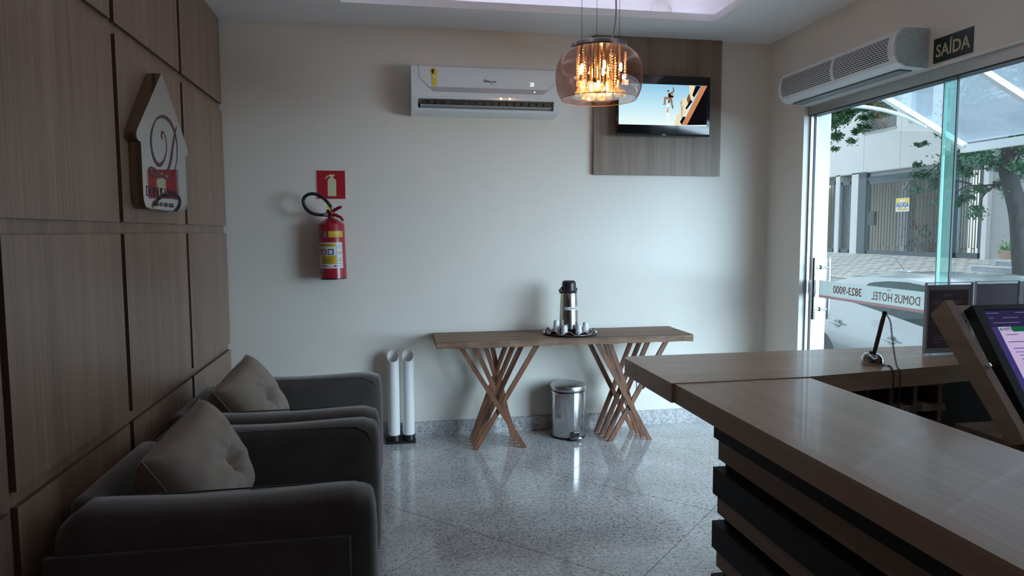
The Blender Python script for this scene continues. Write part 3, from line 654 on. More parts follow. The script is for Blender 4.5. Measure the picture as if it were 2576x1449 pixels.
for a in (200, 320, 80):
    x, y = PC[0]+.10*math.cos(math.radians(a)), PC[1]+.10*math.sin(math.radians(a))
    MB().tube([(x,y,2.285),(x+.0,y,CZ)],.0011,6).build('suspension_wire', wire, pl_)
MB().tube(smooth_path([(PC[0]+.035,PC[1]+.0,2.286),(PC[0]+.065,PC[1]-.01,2.335),(PC[0]+.074,PC[1]-.02,2.42),(PC[0]+.070,PC[1]-.02,2.55),(PC[0]+.060,PC[1]-.01,2.72),(PC[0]+.05,PC[1],CZ)]),.0034,8).build('power_cord', mat('grey_cord',(.42,.42,.42),.5), pl_, True)
bulb = emis('warm_halogen_bulb', (1.0,.64,.30), 270.)
cryst = mixmat('amber_lit_crystal', (.98,.93,.82), (1.,.95,.85), .04, .35, (.95,.86,.66), .38)
strandm = mixmat('amber_bead', (.97,.88,.72), (1.,.92,.78), .04, .30, (.80,.58,.32), .12)
brass = mat('gold_socket', (.55,.36,.16), .25, metal=1.)
for a, r, z in ((205,.105,2.165),(285,.045,2.185),(340,.10,2.178),(60,.09,2.18),(135,.095,2.18),(250,.05,2.092),(20,.05,2.095),(140,.04,2.095)):  # the low central bulbs are added to brighten the crystal heap
    x, y = PC[0]+r*math.cos(math.radians(a)), PC[1]+r*math.sin(math.radians(a))
    sk_ = MB().tube([(x,y,z+.018),(x,y,2.262)],.0075,10).build('lamp_holder', brass, pl_, True)
    MB().lathe([(.001,-.018),(.005,-.016),(.0065,-.010),(.0065,.012),(.004,.019),(.001,.019)],(x,y,z),10).build('bulb', bulb, sk_, True)
rnd = random.Random(3)
def octa(s, c, r):   # faceted bead
    s.lathe([(r*.15,-r),(r*.75,-r*.6),(r,0),(r*.75,r*.6),(r*.15,r)],c,7)
for i in range(20):    # bead strands of uneven length
    a = 2*math.pi*i/20+rnd.uniform(-.1,.1); r = rnd.choice((.05,.075,.10,.118,.125)); x, y = PC[0]+r*math.cos(a), PC[1]+r*math.sin(a)
    s = MB(); z = 2.255-rnd.uniform(0,.02); zb = 2.085+rnd.uniform(-.01,.05)
    while z > zb: octa(s,(x,y,z),.0052+.0022*rnd.random()); z -= .0125
    if i%3 == 0: s.obox((x,y,zb-.012),Vector((.010,.003,0)),Vector((-.003,.010,.002)),Vector((0,-.002,.011)))
    stuff(s.build('crystal_strand', strandm, pl_, False))
for k in range(30):    # crystal balls crowding the bottom
    a = k*2.399; r = .118*math.sqrt((k+.5)/30); z = 2.062+rnd.uniform(-.012,.014)
    if k % 5 == 0: z += .022
    s = MB(); q = .0145+.0035*rnd.random()
    s.lathe([(.001,-q),(q*.62,-q*.8),(q*.95,-q*.3),(q*.95,q*.3),(q*.62,q*.8),(.001,q)],(PC[0]+r*math.cos(a),PC[1]+r*math.sin(a),z),9).build('crystal_ball', cryst, pl_, False)
MB().lathe([(.001,2.046),(.125,2.046),(.127,2.048),(.001,2.049)],PC,48).build('crystal_tray', mixmat('clear_tray_glass',(.95,.93,.9),(1,.95,.9),.02,.2), pl_, True)
# ================================================================== ARMCHAIRS WITH CUSHIONS
velvet = mat('dark_taupe_velvet', (.096,.081,.074), .85, spec=.15, sheen=.5, noise=((9,9,9),.3,.7,(.068,.057,.052)), bump=((240,240,240),.25,.001))
velvet_l = mat('warm_grey_velvet', (.36,.305,.265), .85, spec=.15, sheen=.2, noise=((14,14,14),.3,.72,(.285,.242,.210)), bump=((240,240,240),.25,.001))
def armchair(y0, label):
    """960 mm wide lounge chair, its back to the panelled wall, facing +X"""
    t = thing('armchair', (-.52,y0+.48,0), label, 'armchair', 'armchairs along the panelled wall')
    X0, X1 = -.985, -.075
    for s in (0, 1):
        ya = y0 if s == 0 else y0+.79
        yb = ya+.17
        m = MB()
        # rolled arm: closed profile swept along X, sagging slightly in the middle, rounded nose at the front
        secs = 18; n = 20; V = []; F = []
        for i in range(secs+1):
            f = i/secs; x = X0+.04+(X1-X0-.04)*f
            nose = max(0,(f-.90)/.10); tail = max(0,(.06-f)/.06)
            zt = .617+.006*math.cos(2*math.pi*f)-.016*nose**3-.04*tail**2; grow = .006*nose-.012*nose**6
            for k in range(n):
                a = 2*math.pi*k/n; cy = (ya+yb)/2; ry = (yb-ya)/2+.004+grow*.4; rz = .30
                ca, sa = math.cos(a), math.sin(a); pw = .34
                yy = cy+ry*math.copysign(abs(ca)**pw,ca); zz = .315+(zt-.315)*math.copysign(abs(sa)**(pw*.9),sa) if sa > 0 else .315-.265*abs(sa)**pw
                V.append((x,yy,zz))
        for i in range(secs):
            for k in range(n): F.append((i*n+k,i*n+(k+1)%n,(i+1)*n+(k+1)%n,(i+1)*n+k))
        # domed front and back ends
        for ring, dx in ((0,-.012),(secs,.022)):
            b0 = ring*n; cx = V[b0][0]; cy = sum(V[b0+k][1] for k in range(n))/n; czz = sum(V[b0+k][2] for k in range(n))/n
            last = [b0+k for k in range(n)]
            for q, dd in ((.93,.5),(.72,.85),(.35,1.)):
                o = len(V)
                for k in range(n): p = V[b0+k]; V.append((cx+dx*dd,cy+(p[1]-cy)*q,czz+(p[2]-czz)*(q*.2+.8*(1-(1-q)*.6))))
                F += [(last[k],last[(k+1)%n],o+(k+1)%n,o+k) for k in range(n)]; last = list(range(o,o+n))
            F.append(tuple(last))
        arm = m.add(V,F).build('arm', velvet, t, True, shade_angle=75)
        yo = (y0-.012, y0+.010) if s == 0 else (y0+.950, y0+.972)
        MB().rbox(X0+.005,X1-.055,yo[0],yo[1],.045,.503,.008,3).build('arm_side_panel', velvet, arm, True)
        yp = y0-.012 if s == 0 else y0+.972
        MB().tube([(X0+.01,yp+(.004 if s==0 else -.004),.498),(X1-.060,yp+(.004 if s==0 else -.004),.498),(X1-.060,yp+(.004 if s==0 else -.004),.05)],.0045,8).build('piping', velvet, arm, True)
        ym = ya+.004 if s == 1 else yb-.004
        MB().tube([(X1-.012,ym,.06),(X1-.012,ym,.55),(X1-.03,ym,.590),(X1-.08,ym+(.01 if s==1 else -.01),.612),(X0+.10,ym+(.012 if s==1 else -.012),.610)],.003,8).build('arm_seam', velvet, arm, True)
    MB().rbox(X0,X0+.085,y0+.165,y0+.80,.05,.605,.035,4).build('backrest', velvet, t, True)
    MB().rbox(X0+.14,X1-.015,y0+.172,y0+.788,.26,.392,.04,4).build('seat_cushion', velvet, t, True)
    MB().rbox(X0+.14,X1-.03,y0+.172,y0+.788,.05,.265,.012,2).build('seat_base', velvet, t, True)
    for fx in (X0+.07, X1-.08):
        for fy in (y0+.08, y0+.88): MB().lathe([(.001,0),(.022,0),(.026,.05),(.001,.05)],(fx,fy,0),16).build('foot', black_plastic, t, True)
    return t
armchair(2.10, 'dark taupe velvet armchair nearest the viewer, by the wood panelling')
armchair(3.09, 'dark taupe velvet armchair farther back, beside the umbrella stand')

def cushion(base, nt, ft, fb_, nb, thick, label, seed, button):
    """square pillow through four face corners (near-top, far-top, far-bottom, near-bottom)"""
    t = thing('cushion', base, label, 'cushion', 'loose back cushions')
    nt, ft, fb_, nb = map(Vector, (nt, ft, fb_, nb)); rd = random.Random(seed)
    N_ = 40; Vf = []; Vb = []
    nrm = ((ft-nt).cross(nb-nt)).normalized()
    if nrm.x < 0: nrm = -nrm
    for j in range(N_+1):
        v = j/N_
        for i in range(N_+1):
            u = i/N_; cu, cv = 2*u-1, 2*v-1
            # edges pull in between the pointed corners
            pu = cu*(1-.035*(1-cv*cv)*abs(cu)**3); pv = cv*(1-.035*(1-cu*cu)*abs(cv)**3)
            uu, vv = (pu+1)/2, (pv+1)/2
            p = (nt*(1-uu)+ft*uu)*(1-vv)+(nb*(1-uu)+fb_*uu)*vv
            h = (max(0,1-abs(cu)**2.6)*max(0,1-abs(cv)**2.6))**.42
            r = math.hypot(cu-button[0],cv-button[1]); an = math.atan2(cv-button[1],cu-button[0])
            dent = -.55*math.exp(-(r/.20)**2)
            crease = -.12*math.exp(-(r/.55)**2)*(.5+.5*math.cos(7*an+1.1*math.sin(3*an)+seed))*min(1,r/.12)
            crease += .055*math.sin(9*(cu*.8+cv*.55)+seed+2*math.sin(2.2*cv))*max(0,1-r/1.3)
            Vf.append(p+nrm*thick*.5*(h+(dent+crease)*h)); Vb.append(p-nrm*thick*.72*h)
    n = N_+1; F = []
    for j in range(N_):
        for i in range(N_):
            F.append((j*n+i,j*n+i+1,(j+1)*n+i+1,(j+1)*n+i)); o = n*n; F.append((o+j*n+i,o+(j+1)*n+i,o+(j+1)*n+i+1,o+j*n+i+1))
    bm = bmesh.new(); vv = [bm.verts.new(p) for p in Vf+Vb]
    for f in F: bm.faces.new([vv[k] for k in f])
    bmesh.ops.remove_doubles(bm, verts=bm.verts, dist=.0006); bm.verts.index_update()
    s = MB(); s.add([v.co[:] for v in bm.verts],[tuple(v.index for v in f.verts) for f in bm.faces]); bm.free()
    cv_ = s.build('cover', velvet_l, t, True, shade_angle=180)
    # seam cord round the edge
    rim = [Vf[i] for i in range(n)]+[Vf[j*n+N_] for j in range(1,n)]+[Vf[N_*n+i] for i in range(N_-1,-1,-1)]+[Vf[j*n] for j in range(N_-1,0,-1)]
    MB().tube([p for p in rim],.0032,6,closed=True).build('seam', velvet_l, t, True)
    bi, bj = round((button[0]+1)/2*N_), round((button[1]+1)/2*N_)
    MB().sphere(Vf[bj*n+bi]+nrm*.002,.010,12,8).build('button', velvet_l, t, True)
    return t
cushion((-.72,2.58,.405),(-.790,2.335,.690),(-.722,2.775,.785),(-.555,2.815,.415),(-.610,2.34,.400),.25,'large crumpled grey cushion on the nearest armchair',1.3,(.18,.15))
cushion((-.74,3.55,.405),(-.810,3.330,.690),(-.730,3.700,.795),(-.550,3.800,.430),(-.620,3.36,.400),.23,'tufted grey cushion on the farther armchair',4.1,(.10,.05))

# ================================================================== RECEPTION COUNTER
ctop = wood('oak_laminate_counter_long', (.62,.46,.325), (.45,.315,.215), 1, .29, 120, 16, coat=.1, c=(.54,.39,.272))
ctop_x = wood('oak_laminate_counter_cross', (.62,.46,.325), (.45,.315,.215), 0, .29, 120, 16, coat=.1, c=(.54,.39,.272))
cside = wood('oak_laminate_slats', (.36,.255,.180), (.24,.165,.115), 1, .42, 120, 18)
cdark = mat('charcoal_laminate', (.016,.017,.020), .45, spec=.25)
cside_x = wood('oak_laminate_inner', (.31,.215,.150), (.20,.135,.094), 0, .45, 120, 18)
ct = thing('reception_counter', (.85,.6,0), 'L-shaped oak reception counter with dark horizontal bands', 'counter')
NEAR0 = -.9
MB().box(.674,1.034,NEAR0,1.5615,1.004,1.050).build('near_top', ctop, ct)
# far leg top: slightly splayed, rounded free corner
def corner(cx, cy, r, a0, a1, n=5): return [(cx+r*math.cos(math.radians(a0+(a1-a0)*i/n)), cy+r*math.sin(math.radians(a0+(a1-a0)*i/n))) for i in range(n+1)]
poly = [(.666,1.560),(1.034,1.566),(1.531,1.630),(2.25,1.70),(2.25,1.925)]+corner(.666+.03,1.925-.03,.03,90,180)
MB().prism(poly,2,1.004,1.052).build('far_top', ctop_x, ct)
bodyx = .715
MB().box(bodyx+.012,1.0,NEAR0+.03,1.400,.0,1.004).build('carcass', cdark, ct)
z = .997
bands = [(.963,.9995,'d')]
zz = .963
while zz > .05:
    bands.append((zz-.050,zz,'w')); bands.append((zz-.067-.060,zz-.067,'d')); zz -= .123
for z0, z1, k in bands:
    z0 = max(z0,.0)
    if z1-z0 < .01: continue
    if k == 'd': MB().box(.701,bodyx+.013,NEAR0+.02,1.406,z0,z1).build('dark_band', cdark, ct)
    else: MB().box(bodyx-.002,bodyx+.0125,NEAR0+.02,1.406,z0,z1).build('oak_band', cside, ct)
# pigeon-hole rack under the far leg
def rack():
    r0 = MB(); xs = [1.136+.0735*i for i in range(6)]; zs = [1.003,.938-.0,.873,.808]
    y0, y1 = 1.655, 1.90
    r0.box(1.105,1.518,y1,y1+.012,.60,1.004)
    o = r0.build('rack_back', cdark, ct)
    for x in (1.122,1.196,1.2695,1.343,1.4165,1.494): MB().box(x-.0065,x+.0065,y0,y1,.60,.9915).build('rack_divider', cside_x, ct)
    MB().box(1.108,1.512,y0,y1,.9915,1.004).build('rack_rail', cside_x, ct)
    for zc in (.930,.857,.784,.711,.638): MB().box(1.108,1.512,y0-.001,y1,zc-.0095,zc+.0095).build('rack_rail', cside_x, ct)
    tagm = mat('tag_paper', (.55,.52,.46), .6); ink = mat('tag_ink', (.03,.03,.03), .6)
    for x, s in ((1.383,'131'),(1.452,'132')):
        tg = MB().box(x-.0125,x+.0125,y0-.0022,y0-.001,.921,.939).build('number_tag', tagm, ct)
        text('lettering', s, .0155, (x,y0-.0024,.930), (1,0,0), (0,0,1), ink, tg, .0004, 'CENTER')
    for x in (1.30,1.375,1.445): MB().box(x-.022,x+.012,y0+.003,y0+.03,.9395,.9425).build('key_card', mat('card_grey',(.4,.4,.4),.4), ct)
rack()
MB().box(1.53,2.25,1.74,1.90,.0,1.004).build('far_body', cdark, ct)
MB().box(1.06,1.518,1.66,1.90,.0,.60).build('far_cupboard', cside_x, ct)
# inner work desk carrying the monitor
dk = thing('work_desk', (1.9,1.25,0), 'wooden staff desk behind the reception counter', 'desk')
MB().box(1.42,2.45,.72,1.52,.895,.925).build('desk_top', cside_x, dk)
MB().box(1.44,1.46,.74,1.50,0,.895).build('side_panel', cside_x, dk); MB().box(2.41,2.43,.74,1.50,0,.895).build('side_panel', cside_x, dk)
MB().box(1.46,2.41,1.46,1.48,.3,.895).build('back_panel', cside_x, dk)

# reclined wooden cradle
cr = thing('monitor_cradle', (1.65,1.45,.925), 'slanted oak cradle holding the monitor at the reception desk', 'monitor stand')
oak = wood('oak_cradle', (.43,.325,.235), (.31,.225,.160), 1, .45, 90, 20)
topA, topB, botA, botB = (1.574,1.200),(1.527,1.242),(1.345,.948),(1.302,.972)
for x0 in (1.380, 1.98):
    MB().prism([topA,topB,botB,botA],0,x0,x0+.022).build('side_rail', oak, cr)
MB().prism([(1.590,1.205),(1.572,1.222),(1.553,1.202),(1.572,1.183)],0,1.402,1.98).build('top_rail', oak, cr)
MB().prism([(1.345,.948),(1.302,.972),(1.285,.945),(1.335,.925)],0,1.38,2.002).build('ledge', oak, cr)
MB().prism([(1.50,.925),(1.52,.925),(1.560,1.19),(1.545,1.20)],0,1.60,1.78).build('prop', oak, cr)
MB().lathe([(.001,0),(.007,0),(.007,.004),(.003,.005),(.001,.005)],(0,0,0),16).xform(Matrix.Translation((1.391,1.402,1.098)) @ Matrix.Rotation(math.radians(50),4,'X')).build('screw', steel, cr, True)
# monitor: local frame (a along +X, b up the slope)
mo = thing('computer_monitor', (1.75,1.38,.97), 'black computer monitor showing a booking page, tilted in the cradle', 'monitor')
O = Vector((1.462,1.535,1.2235)); bx = Vector((1,0,0)); by = Vector((0,-.160,-.228)).normalized(); bn_ = bx.cross(by).normalized()
if bn_.y > 0: bn_ = -bn_
def mp(a, b, d=0.): return O+bx*a+by*b+bn_*d
def slab(name, a0, a1, b0, b1, d0, d1, m, par):
    P = [mp(a,b,d) for d in (d0,d1) for a,b in ((a0,b0),(a1,b0),(a1,b1),(a0,b1))]
    return MB().add(P,[(0,3,2,1),(4,5,6,7),(0,1,5,4),(1,2,6,5),(2,3,7,6),(3,0,4,7)]).build(name, m, par)
slab('casing',0,.50,0,.31,-.025,0,black_plastic,mo)
bz = mat('matte_black_bezel',(.006,.006,.007),.5)
slab('bezel',0,.50,0,.014,0,.006,bz,mo); slab('bezel',0,.024,.014,.292,0,.006,bz,mo); slab('bezel',.476,.50,.014,.292,0,.006,bz,mo); slab('bezel',0,.50,.286,.31,0,.006,bz,mo)
sc_ = slab('screen',.024,.476,.014,.286,0,.001,emis('screen_navy',(.022,.019,.062),1.),mo)
page = emis('screen_lavender',(.50,.40,.62),1.); inkm = emis('screen_ink',(.10,.07,.16),1.); dim = emis('screen_dim',(.12,.10,.20),1.); blue = emis('screen_link',(.16,.10,.50),1.)
def sb(name, a0, a1, b0, b1, m, d=.0016): return slab(name,a0,a1,b0,b1,.001,d,m,sc_)
sb('page',.047,.476,.062,.262,page)
sb('logo_patch',.047,.0852,.0618,.0765,page,.0019)
sb('green_bar',.085,.476,.062,.076,emis('screen_green',(.010,.10,.055),1.),.002)
sb('side_strip',.024,.047,.062,.262,emis('screen_violet',(.045,.036,.15),1.))
text('lettering','HITS',.0115,mp(.0595,.069,.0022),bx,-by,inkm,sc_,.0003,'LEFT',1.1,.0003)
MB().lathe([(.001,0),(.0045,0)],(0,0,0),14).xform(Matrix.Translation(mp(.053,.069,.0024)) @ bn_.to_track_quat('Z','Y').to_matrix().to_4x4()).build('site_logo', emis('screen_teal',(.02,.25,.20),1.), sc_)
for b,a0,a1,m in ((.022,.034,.07,dim),(.022,.12,.28,dim),(.036,.036,.05,dim),(.036,.075,.12,dim),(.036,.16,.40,dim),(.050,.04,.12,dim),(.050,.14,.22,dim),(.084,.060,.095,dim),(.084,.12,.16,dim),(.104,.056,.11,inkm),(.122,.062,.105,inkm),(.132,.062,.16,blue),(.141,.070,.12,dim),(.151,.070,.10,dim),(.160,.070,.135,dim),(.169,.073,.16,blue),(.205,.078,.13,inkm),(.226,.078,.15,inkm),(.241,.085,.10,dim),(.247,.085,.10,dim)):
    sb('text_line',a0,a1,b-.0010,b+.0010,m,.002)
for i,(a,cc) in enumerate(((.056,(.1,.4,.6)),(.074,(.05,.4,.7)),(.090,(.5,.35,.2)),(.11,(.2,.5,.3)))): sb('taskbar_icon',a,a+.009,.268,.279,emis('screen_icon%d'%i,cc,1.),.002)

# ------------------------------------------------------------------ pen on a chain
pn = thing('counter_pen', (1.300,1.685,1.052), 'dark pen standing in a chrome holder, chained to the counter', 'pen')
PB = (1.300,1.680,1.0525)
MB().lathe([(.001,0),(.029,0),(.0295,.004),(.027,.020),(.021,.029),(.010,.032),(.001,.032)],PB,36).build('holder', chrome, pn, True)
MB().lathe([(.001,.030),(.010,.030),(.009,.036),(.001,.036)],PB,20).build('socket', black_plastic, pn, True)
MB().tube([(1.304,1.680,1.083),(1.330,1.686,1.170),(1.336,1.687,1.188)],[.0055,.0058,.0052],14).build('pen', mat('dark_pen_barrel',(.09,.065,.06),.3), pn, True)
MB().tube([(1.336,1.687,1.188),(1.338,1.6875,1.196)],.0062,14).build('pen_cap', black_plastic, pn, True)
MB().tube([(1.3175,1.683,1.128),(1.3182,1.683,1.130)],.0062,14).build('pen_ring', steel, pn, True)
def chain(pts, parent):
    Q = smooth_path(pts,10); L = [0]
    for a, b in zip(Q,Q[1:]): L.append(L[-1]+(b-a).length)
    s = MB(); d = 0; k = 0; pitch = .0062
    while d < L[-1]-pitch:
        i = max(j for j in range(len(L)) if L[j] <= d); i = min(i,len(Q)-2)
        c = Q[i]+(Q[i+1]-Q[i])*((d-L[i])/max(1e-6,L[i+1]-L[i])); t = (Q[i+1]-Q[i]).normalized()
        ref = Vector((1,.3,0)) if abs(t.x) < .8 else Vector((0,0,1)); a = (ref-t*ref.dot(t)).normalized()
        if k % 2: a = t.cross(a)
        ring = [c+t*(.0046*math.cos(2*math.pi*j/10))+a*(.0024*math.sin(2*math.pi*j/10)) for j in range(10)]
        s.tube(ring,.00075,5,closed=True); d += pitch; k += 1
    return stuff(s.build('chain', mat('dark_steel_chain',(.10,.09,.085),.3,metal=.8), parent, True))
chain([(1.340,1.686,1.190),(1.340,1.668,1.170),(1.333,1.650,1.130),(1.327,1.632,1.090),(1.322,1.615,1.060),(1.319,1.598,1.047),(1.317,1.594,1.02),(1.315,1.594,.975),(1.313,1.594,.93)],pn)
chain([(1.310,1.655,1.0545),(1.320,1.648,1.0542),(1.316,1.628,1.0542),(1.300,1.606,1.0545),(1.295,1.594,1.047),(1.294,1.590,1.02),(1.293,1.590,.98),(1.292,1.590,.93)],pn)

# ------------------------------------------------------------------ acrylic leaflet holders on the counter
acry = mixmat('clear_acrylic', (.96,.97,.98), (1,1,1), .02, .06, (.8,.85,.9), .01, graze=.10)
acry_e = mat('acrylic_edge', (.62,.70,.76), .2)
def holder(x0, x1, y, z1, label, card, inner):
    t = thing('leaflet_holder', ((x0+x1)/2,y+.02,1.052), label, 'sign holder', 'acrylic holders on the counter')
    MB().box(x0,x1,y-.003,y-.001,1.054,z1).build('front_sheet', acry, t)
    MB().box(x0,x1,y+.003,y+.005,1.054,z1).build('rear_sheet', acry, t)
    e = MB().box(x0-.0022,x0,y-.003,y+.005,1.054,z1).box(x1,x1+.0022,y-.003,y+.005,1.054,z1).box(x0,x1,y-.003,y+.005,z1,z1+.0016).build('edge', acry_e, t)
    MB().box(x0,x1,y-.045,y+.055,1.0525,1.0545).build('foot_plate', acry, t)
    c = MB().box(x0+.002,x1-.002,y-.0005,y+.0015,1.057,z1-.006).build('card', card, t)
    inner(c, x0, x1, y)
pw = mat('card_grey_white', (.42,.40,.43), .6); plum = mat('plum_print', (.055,.012,.030), .6); pale = mat('pale_print', (.40,.33,.36), .6); lav = mat('card_lavender', (.34,.30,.40), .6)
def inner1(c, x0, x1, y):
    MB().box(x0+.010,x1-.013,y-.0012,y-.0006,1.072,1.243).build('print_field', plum, c)
    for z, a, b in ((1.231,.055,.09),(1.226,.060,.085),(1.217,.022,.045),(1.210,.022,.118),(1.206,.022,.118),(1.202,.022,.110),(1.190,.070,.115),(1.186,.078,.115),(1.105,.03,.11),(1.10,.03,.11),(1.095,.03,.10),(1.088,.03,.11),(1.08,.04,.11)):
        MB().box(x0+a,x0+b,y-.0017,y-.0012,z-.0006,z+.0006).build('text_line', pale, c)
    MB().add([(x0+.030,y-.0016,1.183),(x0+.044,y-.0016,1.193),(x0+.048,y-.0016,1.19),(x0+.036,y-.0016,1.178)],[(0,1,2,3)]).build('print_motif', pale, c)
holder(1.541,1.694,1.775,1.264,'clear holder with plum-coloured notice, nearest the pen',pw,inner1)
holder(1.707,1.855,1.775,1.265,'clear holder with a plain lavender card above the monitor',lav,lambda *a: None)
holder(1.868,2.016,1.775,1.262,'clear holder with a red card at the right edge',pw,lambda c,x0,x1,y: MB().box(x0+.008,x1-.010,y-.0012,y-.0006,1.08,1.244).build('print_field', mat('dark_red_print',(.16,.018,.015),.6), c))
# ================================================================== OUTSIDE: street, house, trees, car
asphalt = mat('asphalt', (.16,.165,.17), .9, noise=((6,6,6),.3,.7,(.11,.115,.12)), bump=((60,60,60),.3,.01))
conc = mat('pale_concrete', (.52,.52,.50), .9, noise=((3,3,3),.3,.7,(.42,.42,.41)))
pave = mat('pale_cobble', (.62,.59,.55), .85, noise=((2,2,2),.3,.7,(.48,.46,.44)))
joint = mat('cobble_joint', (.34,.32,.30), .9)
gstep = granite('blue_grey_granite', (.42,.46,.50), .4)
struct(MB().box(XO,5.0,-60,34,-.35,-.16).build('sidewalk_near', conc))
struct(MB().add([(5.0,-60,-.56),(7.6,-60,-.56),(11.0,-60,-.02),(11.0,34,-.02),(7.6,34,-.56),(5.0,34,-.56)],[(0,1,4,5),(1,2,3,4)]).build('road', asphalt))
kb = struct(MB().box(4.9,5.0,-60,34,-.56,-.16).build('kerb_near', conc))
struct(MB().box(11.0,11.15,12.75,34,-.05,.20).build('kerb_far', conc))
# far pavement: sloping driveway of staggered setts
def fz(x): return .20+(x-11.0)/3.0*.50
fp = struct(MB().add([(11.1,12.75,fz(11.1)-.012),(14.2,12.75,fz(14.2)-.012),(14.2,34,fz(14.2)-.012),(11.1,34,fz(11.1)-.012)],[(0,1,2,3)]).build('pavement_far', joint))
st = MB(); rr = random.Random(5); row = 0; x = 11.12
while x < 14.1:
    w = .17; y = 12.76+(.17 if row%2 else 0)
    while y < 24:
        l = .33; g = .012; dz = rr.uniform(-.004,.004)
        st.add([(x+g,y+g,fz(x)+dz),(x+w-g,y+g,fz(x+w)+dz),(x+w-g,y+l-g,fz(x+w)+dz),(x+g,y+l-g,fz(x)+dz)],[(0,1,2,3)]); y += l
    x += w; row += 1
stuff(st.build('setts', pave, fp))
# granite steps up to the neighbouring door
sp = thing('granite_steps', (12.3,11.6,0), 'blue-grey granite steps across the street beside the leaning tree', 'steps')
for x0,z0,z1,ya,yb in ((11.25,-.1,.36,11.15,12.74),(11.62,.1,.55,11.15,12.66),(11.98,.2,.67,11.15,12.60),(12.40,.3,.775,11.15,12.45)):
    MB().box(x0,13.98,ya,yb,z0,z1-.02).build('riser', gstep, sp); MB().box(x0-.02,13.98,ya,yb,z1-.02,z1).build('tread', mat('pale_tread',(.55,.58,.60),.5), sp)

# house across the street
hw = mat('white_house_render', (.70,.71,.70), .85, noise=((.8,.8,.8),.35,.7,(.64,.65,.65)))
hg = mat('grey_house_render', (.40,.41,.42), .85, noise=((.8,.8,.8),.35,.7,(.35,.36,.37)))
hb = mat('beige_carport_wall', (.50,.42,.32), .85)
hd_ = mat('dark_blue_steel', (.055,.075,.10), .5)
hs = thing('house', (15.5,17,.7), 'white two-storey house with barred carport across the street', 'house')
XF = 14.0
def part(n, m, *b): 
    s = MB()
    for q in b: s.box(*q)
    return s.build(n, m, hs)
# upper wall pieces around two windows
part('upper_wall', hw, (XF,XF+.25,18.81,26,3.13,9),(XF,XF+.25,17.50,18.81,3.13,4.29),(XF,XF+.25,17.50,18.81,5.75,9),(XF,XF+.25,16.98,17.50,3.13,9),(XF,XF+.25,16.2,16.98,3.13,4.37),(XF,XF+.25,16.2,16.98,5.2,9),(XF,XF+.25,15.55,16.2,3.13,9))
part('wall_joint', mat('render_joint',(.55,.56,.56),.9), (XF-.004,XF+.002,18.81,18.83,3.13,4.29),(XF-.004,XF+.002,17.30,17.32,3.13,8))
part('side_upper_wall', hg, (XF+.05,XF+.25,7,15.55,2.97,9))
part('side_roof_band', mat('brown_eave',(.14,.10,.09),.8), (XF-.25,XF+.05,7,15.3,3.62,4.4))
part('lintel', hd_, (XF+.02,XF+.12,15.5,18.66,2.86,2.98)); part('soffit', mat('soffit_grey',(.46,.46,.45),.9), (XF,XF+3,14.4,24,3.10,3.13))
part('beam', hg, (XF+.10,XF+.3,15.5,18.66,2.98,3.10))
part('carport_back_wall', hb, (XF+3.0,XF+3.2,12,26,.3,3.2)); part('carport_side_wall', hb, (XF+.2,XF+3.0,24.5,24.7,.3,3.2)); 
part('carport_floor', conc, (XF,XF+3.1,12.9,26,.4,.68)); part('carport_inner_pillar', hw, (XF+2.2,XF+2.5,19.6,20.0,.68,3.1))
part('carport_inner_wall', hb, (XF+.3,XF+3,15.2,15.35,.68,3.1))
for y0,y1,x1,mm in ((19.90,20.10,XF+.28,hw),(19.00,19.33,XF+.25,hw),(14.36,14.50,XF+.3,hw)): 
    part('pillar', mm, (XF,x1,y0,y1,.5,3.13))
part('lower_wall', hg, (XF+.12,XF+.3,12.9,14.36,.5,2.97)); part('lower_wall', hw, (XF+.02,XF+.3,12.35,12.60,.5,2.97)); part('lower_wall', hg, (XF+.15,XF+.3,7,12.35,.5,2.97))
def gate(y0, y1, z0, z1, nb, name='gate'):
    g = part(name, hd_, (XF+.03,XF+.09,y0,y0+.09,z0,z1),(XF+.03,XF+.09,y1-.09,y1,z0,z1),(XF+.03,XF+.09,y0,y1,z0,z0+.12),(XF+.03,XF+.09,y0,y1,z1-.10,z1))
    for i in range(nb):
        y = y0+.09+(y1-y0-.18)*(i+.5)/nb; a = z0+(.12 if i%3 else .24); b = z1-(.10 if (i+1)%3 else .22)
        MB().box(XF+.05,XF+.068,y-.009,y+.009,a,b).build('bar', hd_, g)
        if i%3 == 1 and i+1 < nb:
            y2 = y0+.09+(y1-y0-.18)*(i+1.5)/nb
            MB().box(XF+.05,XF+.068,y-.009,y2+.009,a+.10,a+.118).build('cross_piece', hd_, g); MB().box(XF+.05,XF+.068,y-.009,y2+.009,b-.12,b-.10).build('cross_piece', hd_, g)
gate(15.60,18.66,.70,2.86,24); gate(19.36,19.88,.70,2.9,5); gate(20.12,21.6,.70,2.95,11); gate(14.52,15.36,.72,2.95,8)
part('post', hd_, (XF-.02,XF+.10,18.64,18.99,.68,3.13)); part('post', hd_, (XF-.02,XF+.10,15.36,15.58,.68,2.97)); part('letter_box', mat('black_box',(.03,.035,.04),.5), (XF-.06,XF+.04,18.2,18.45,1.55,1.95))
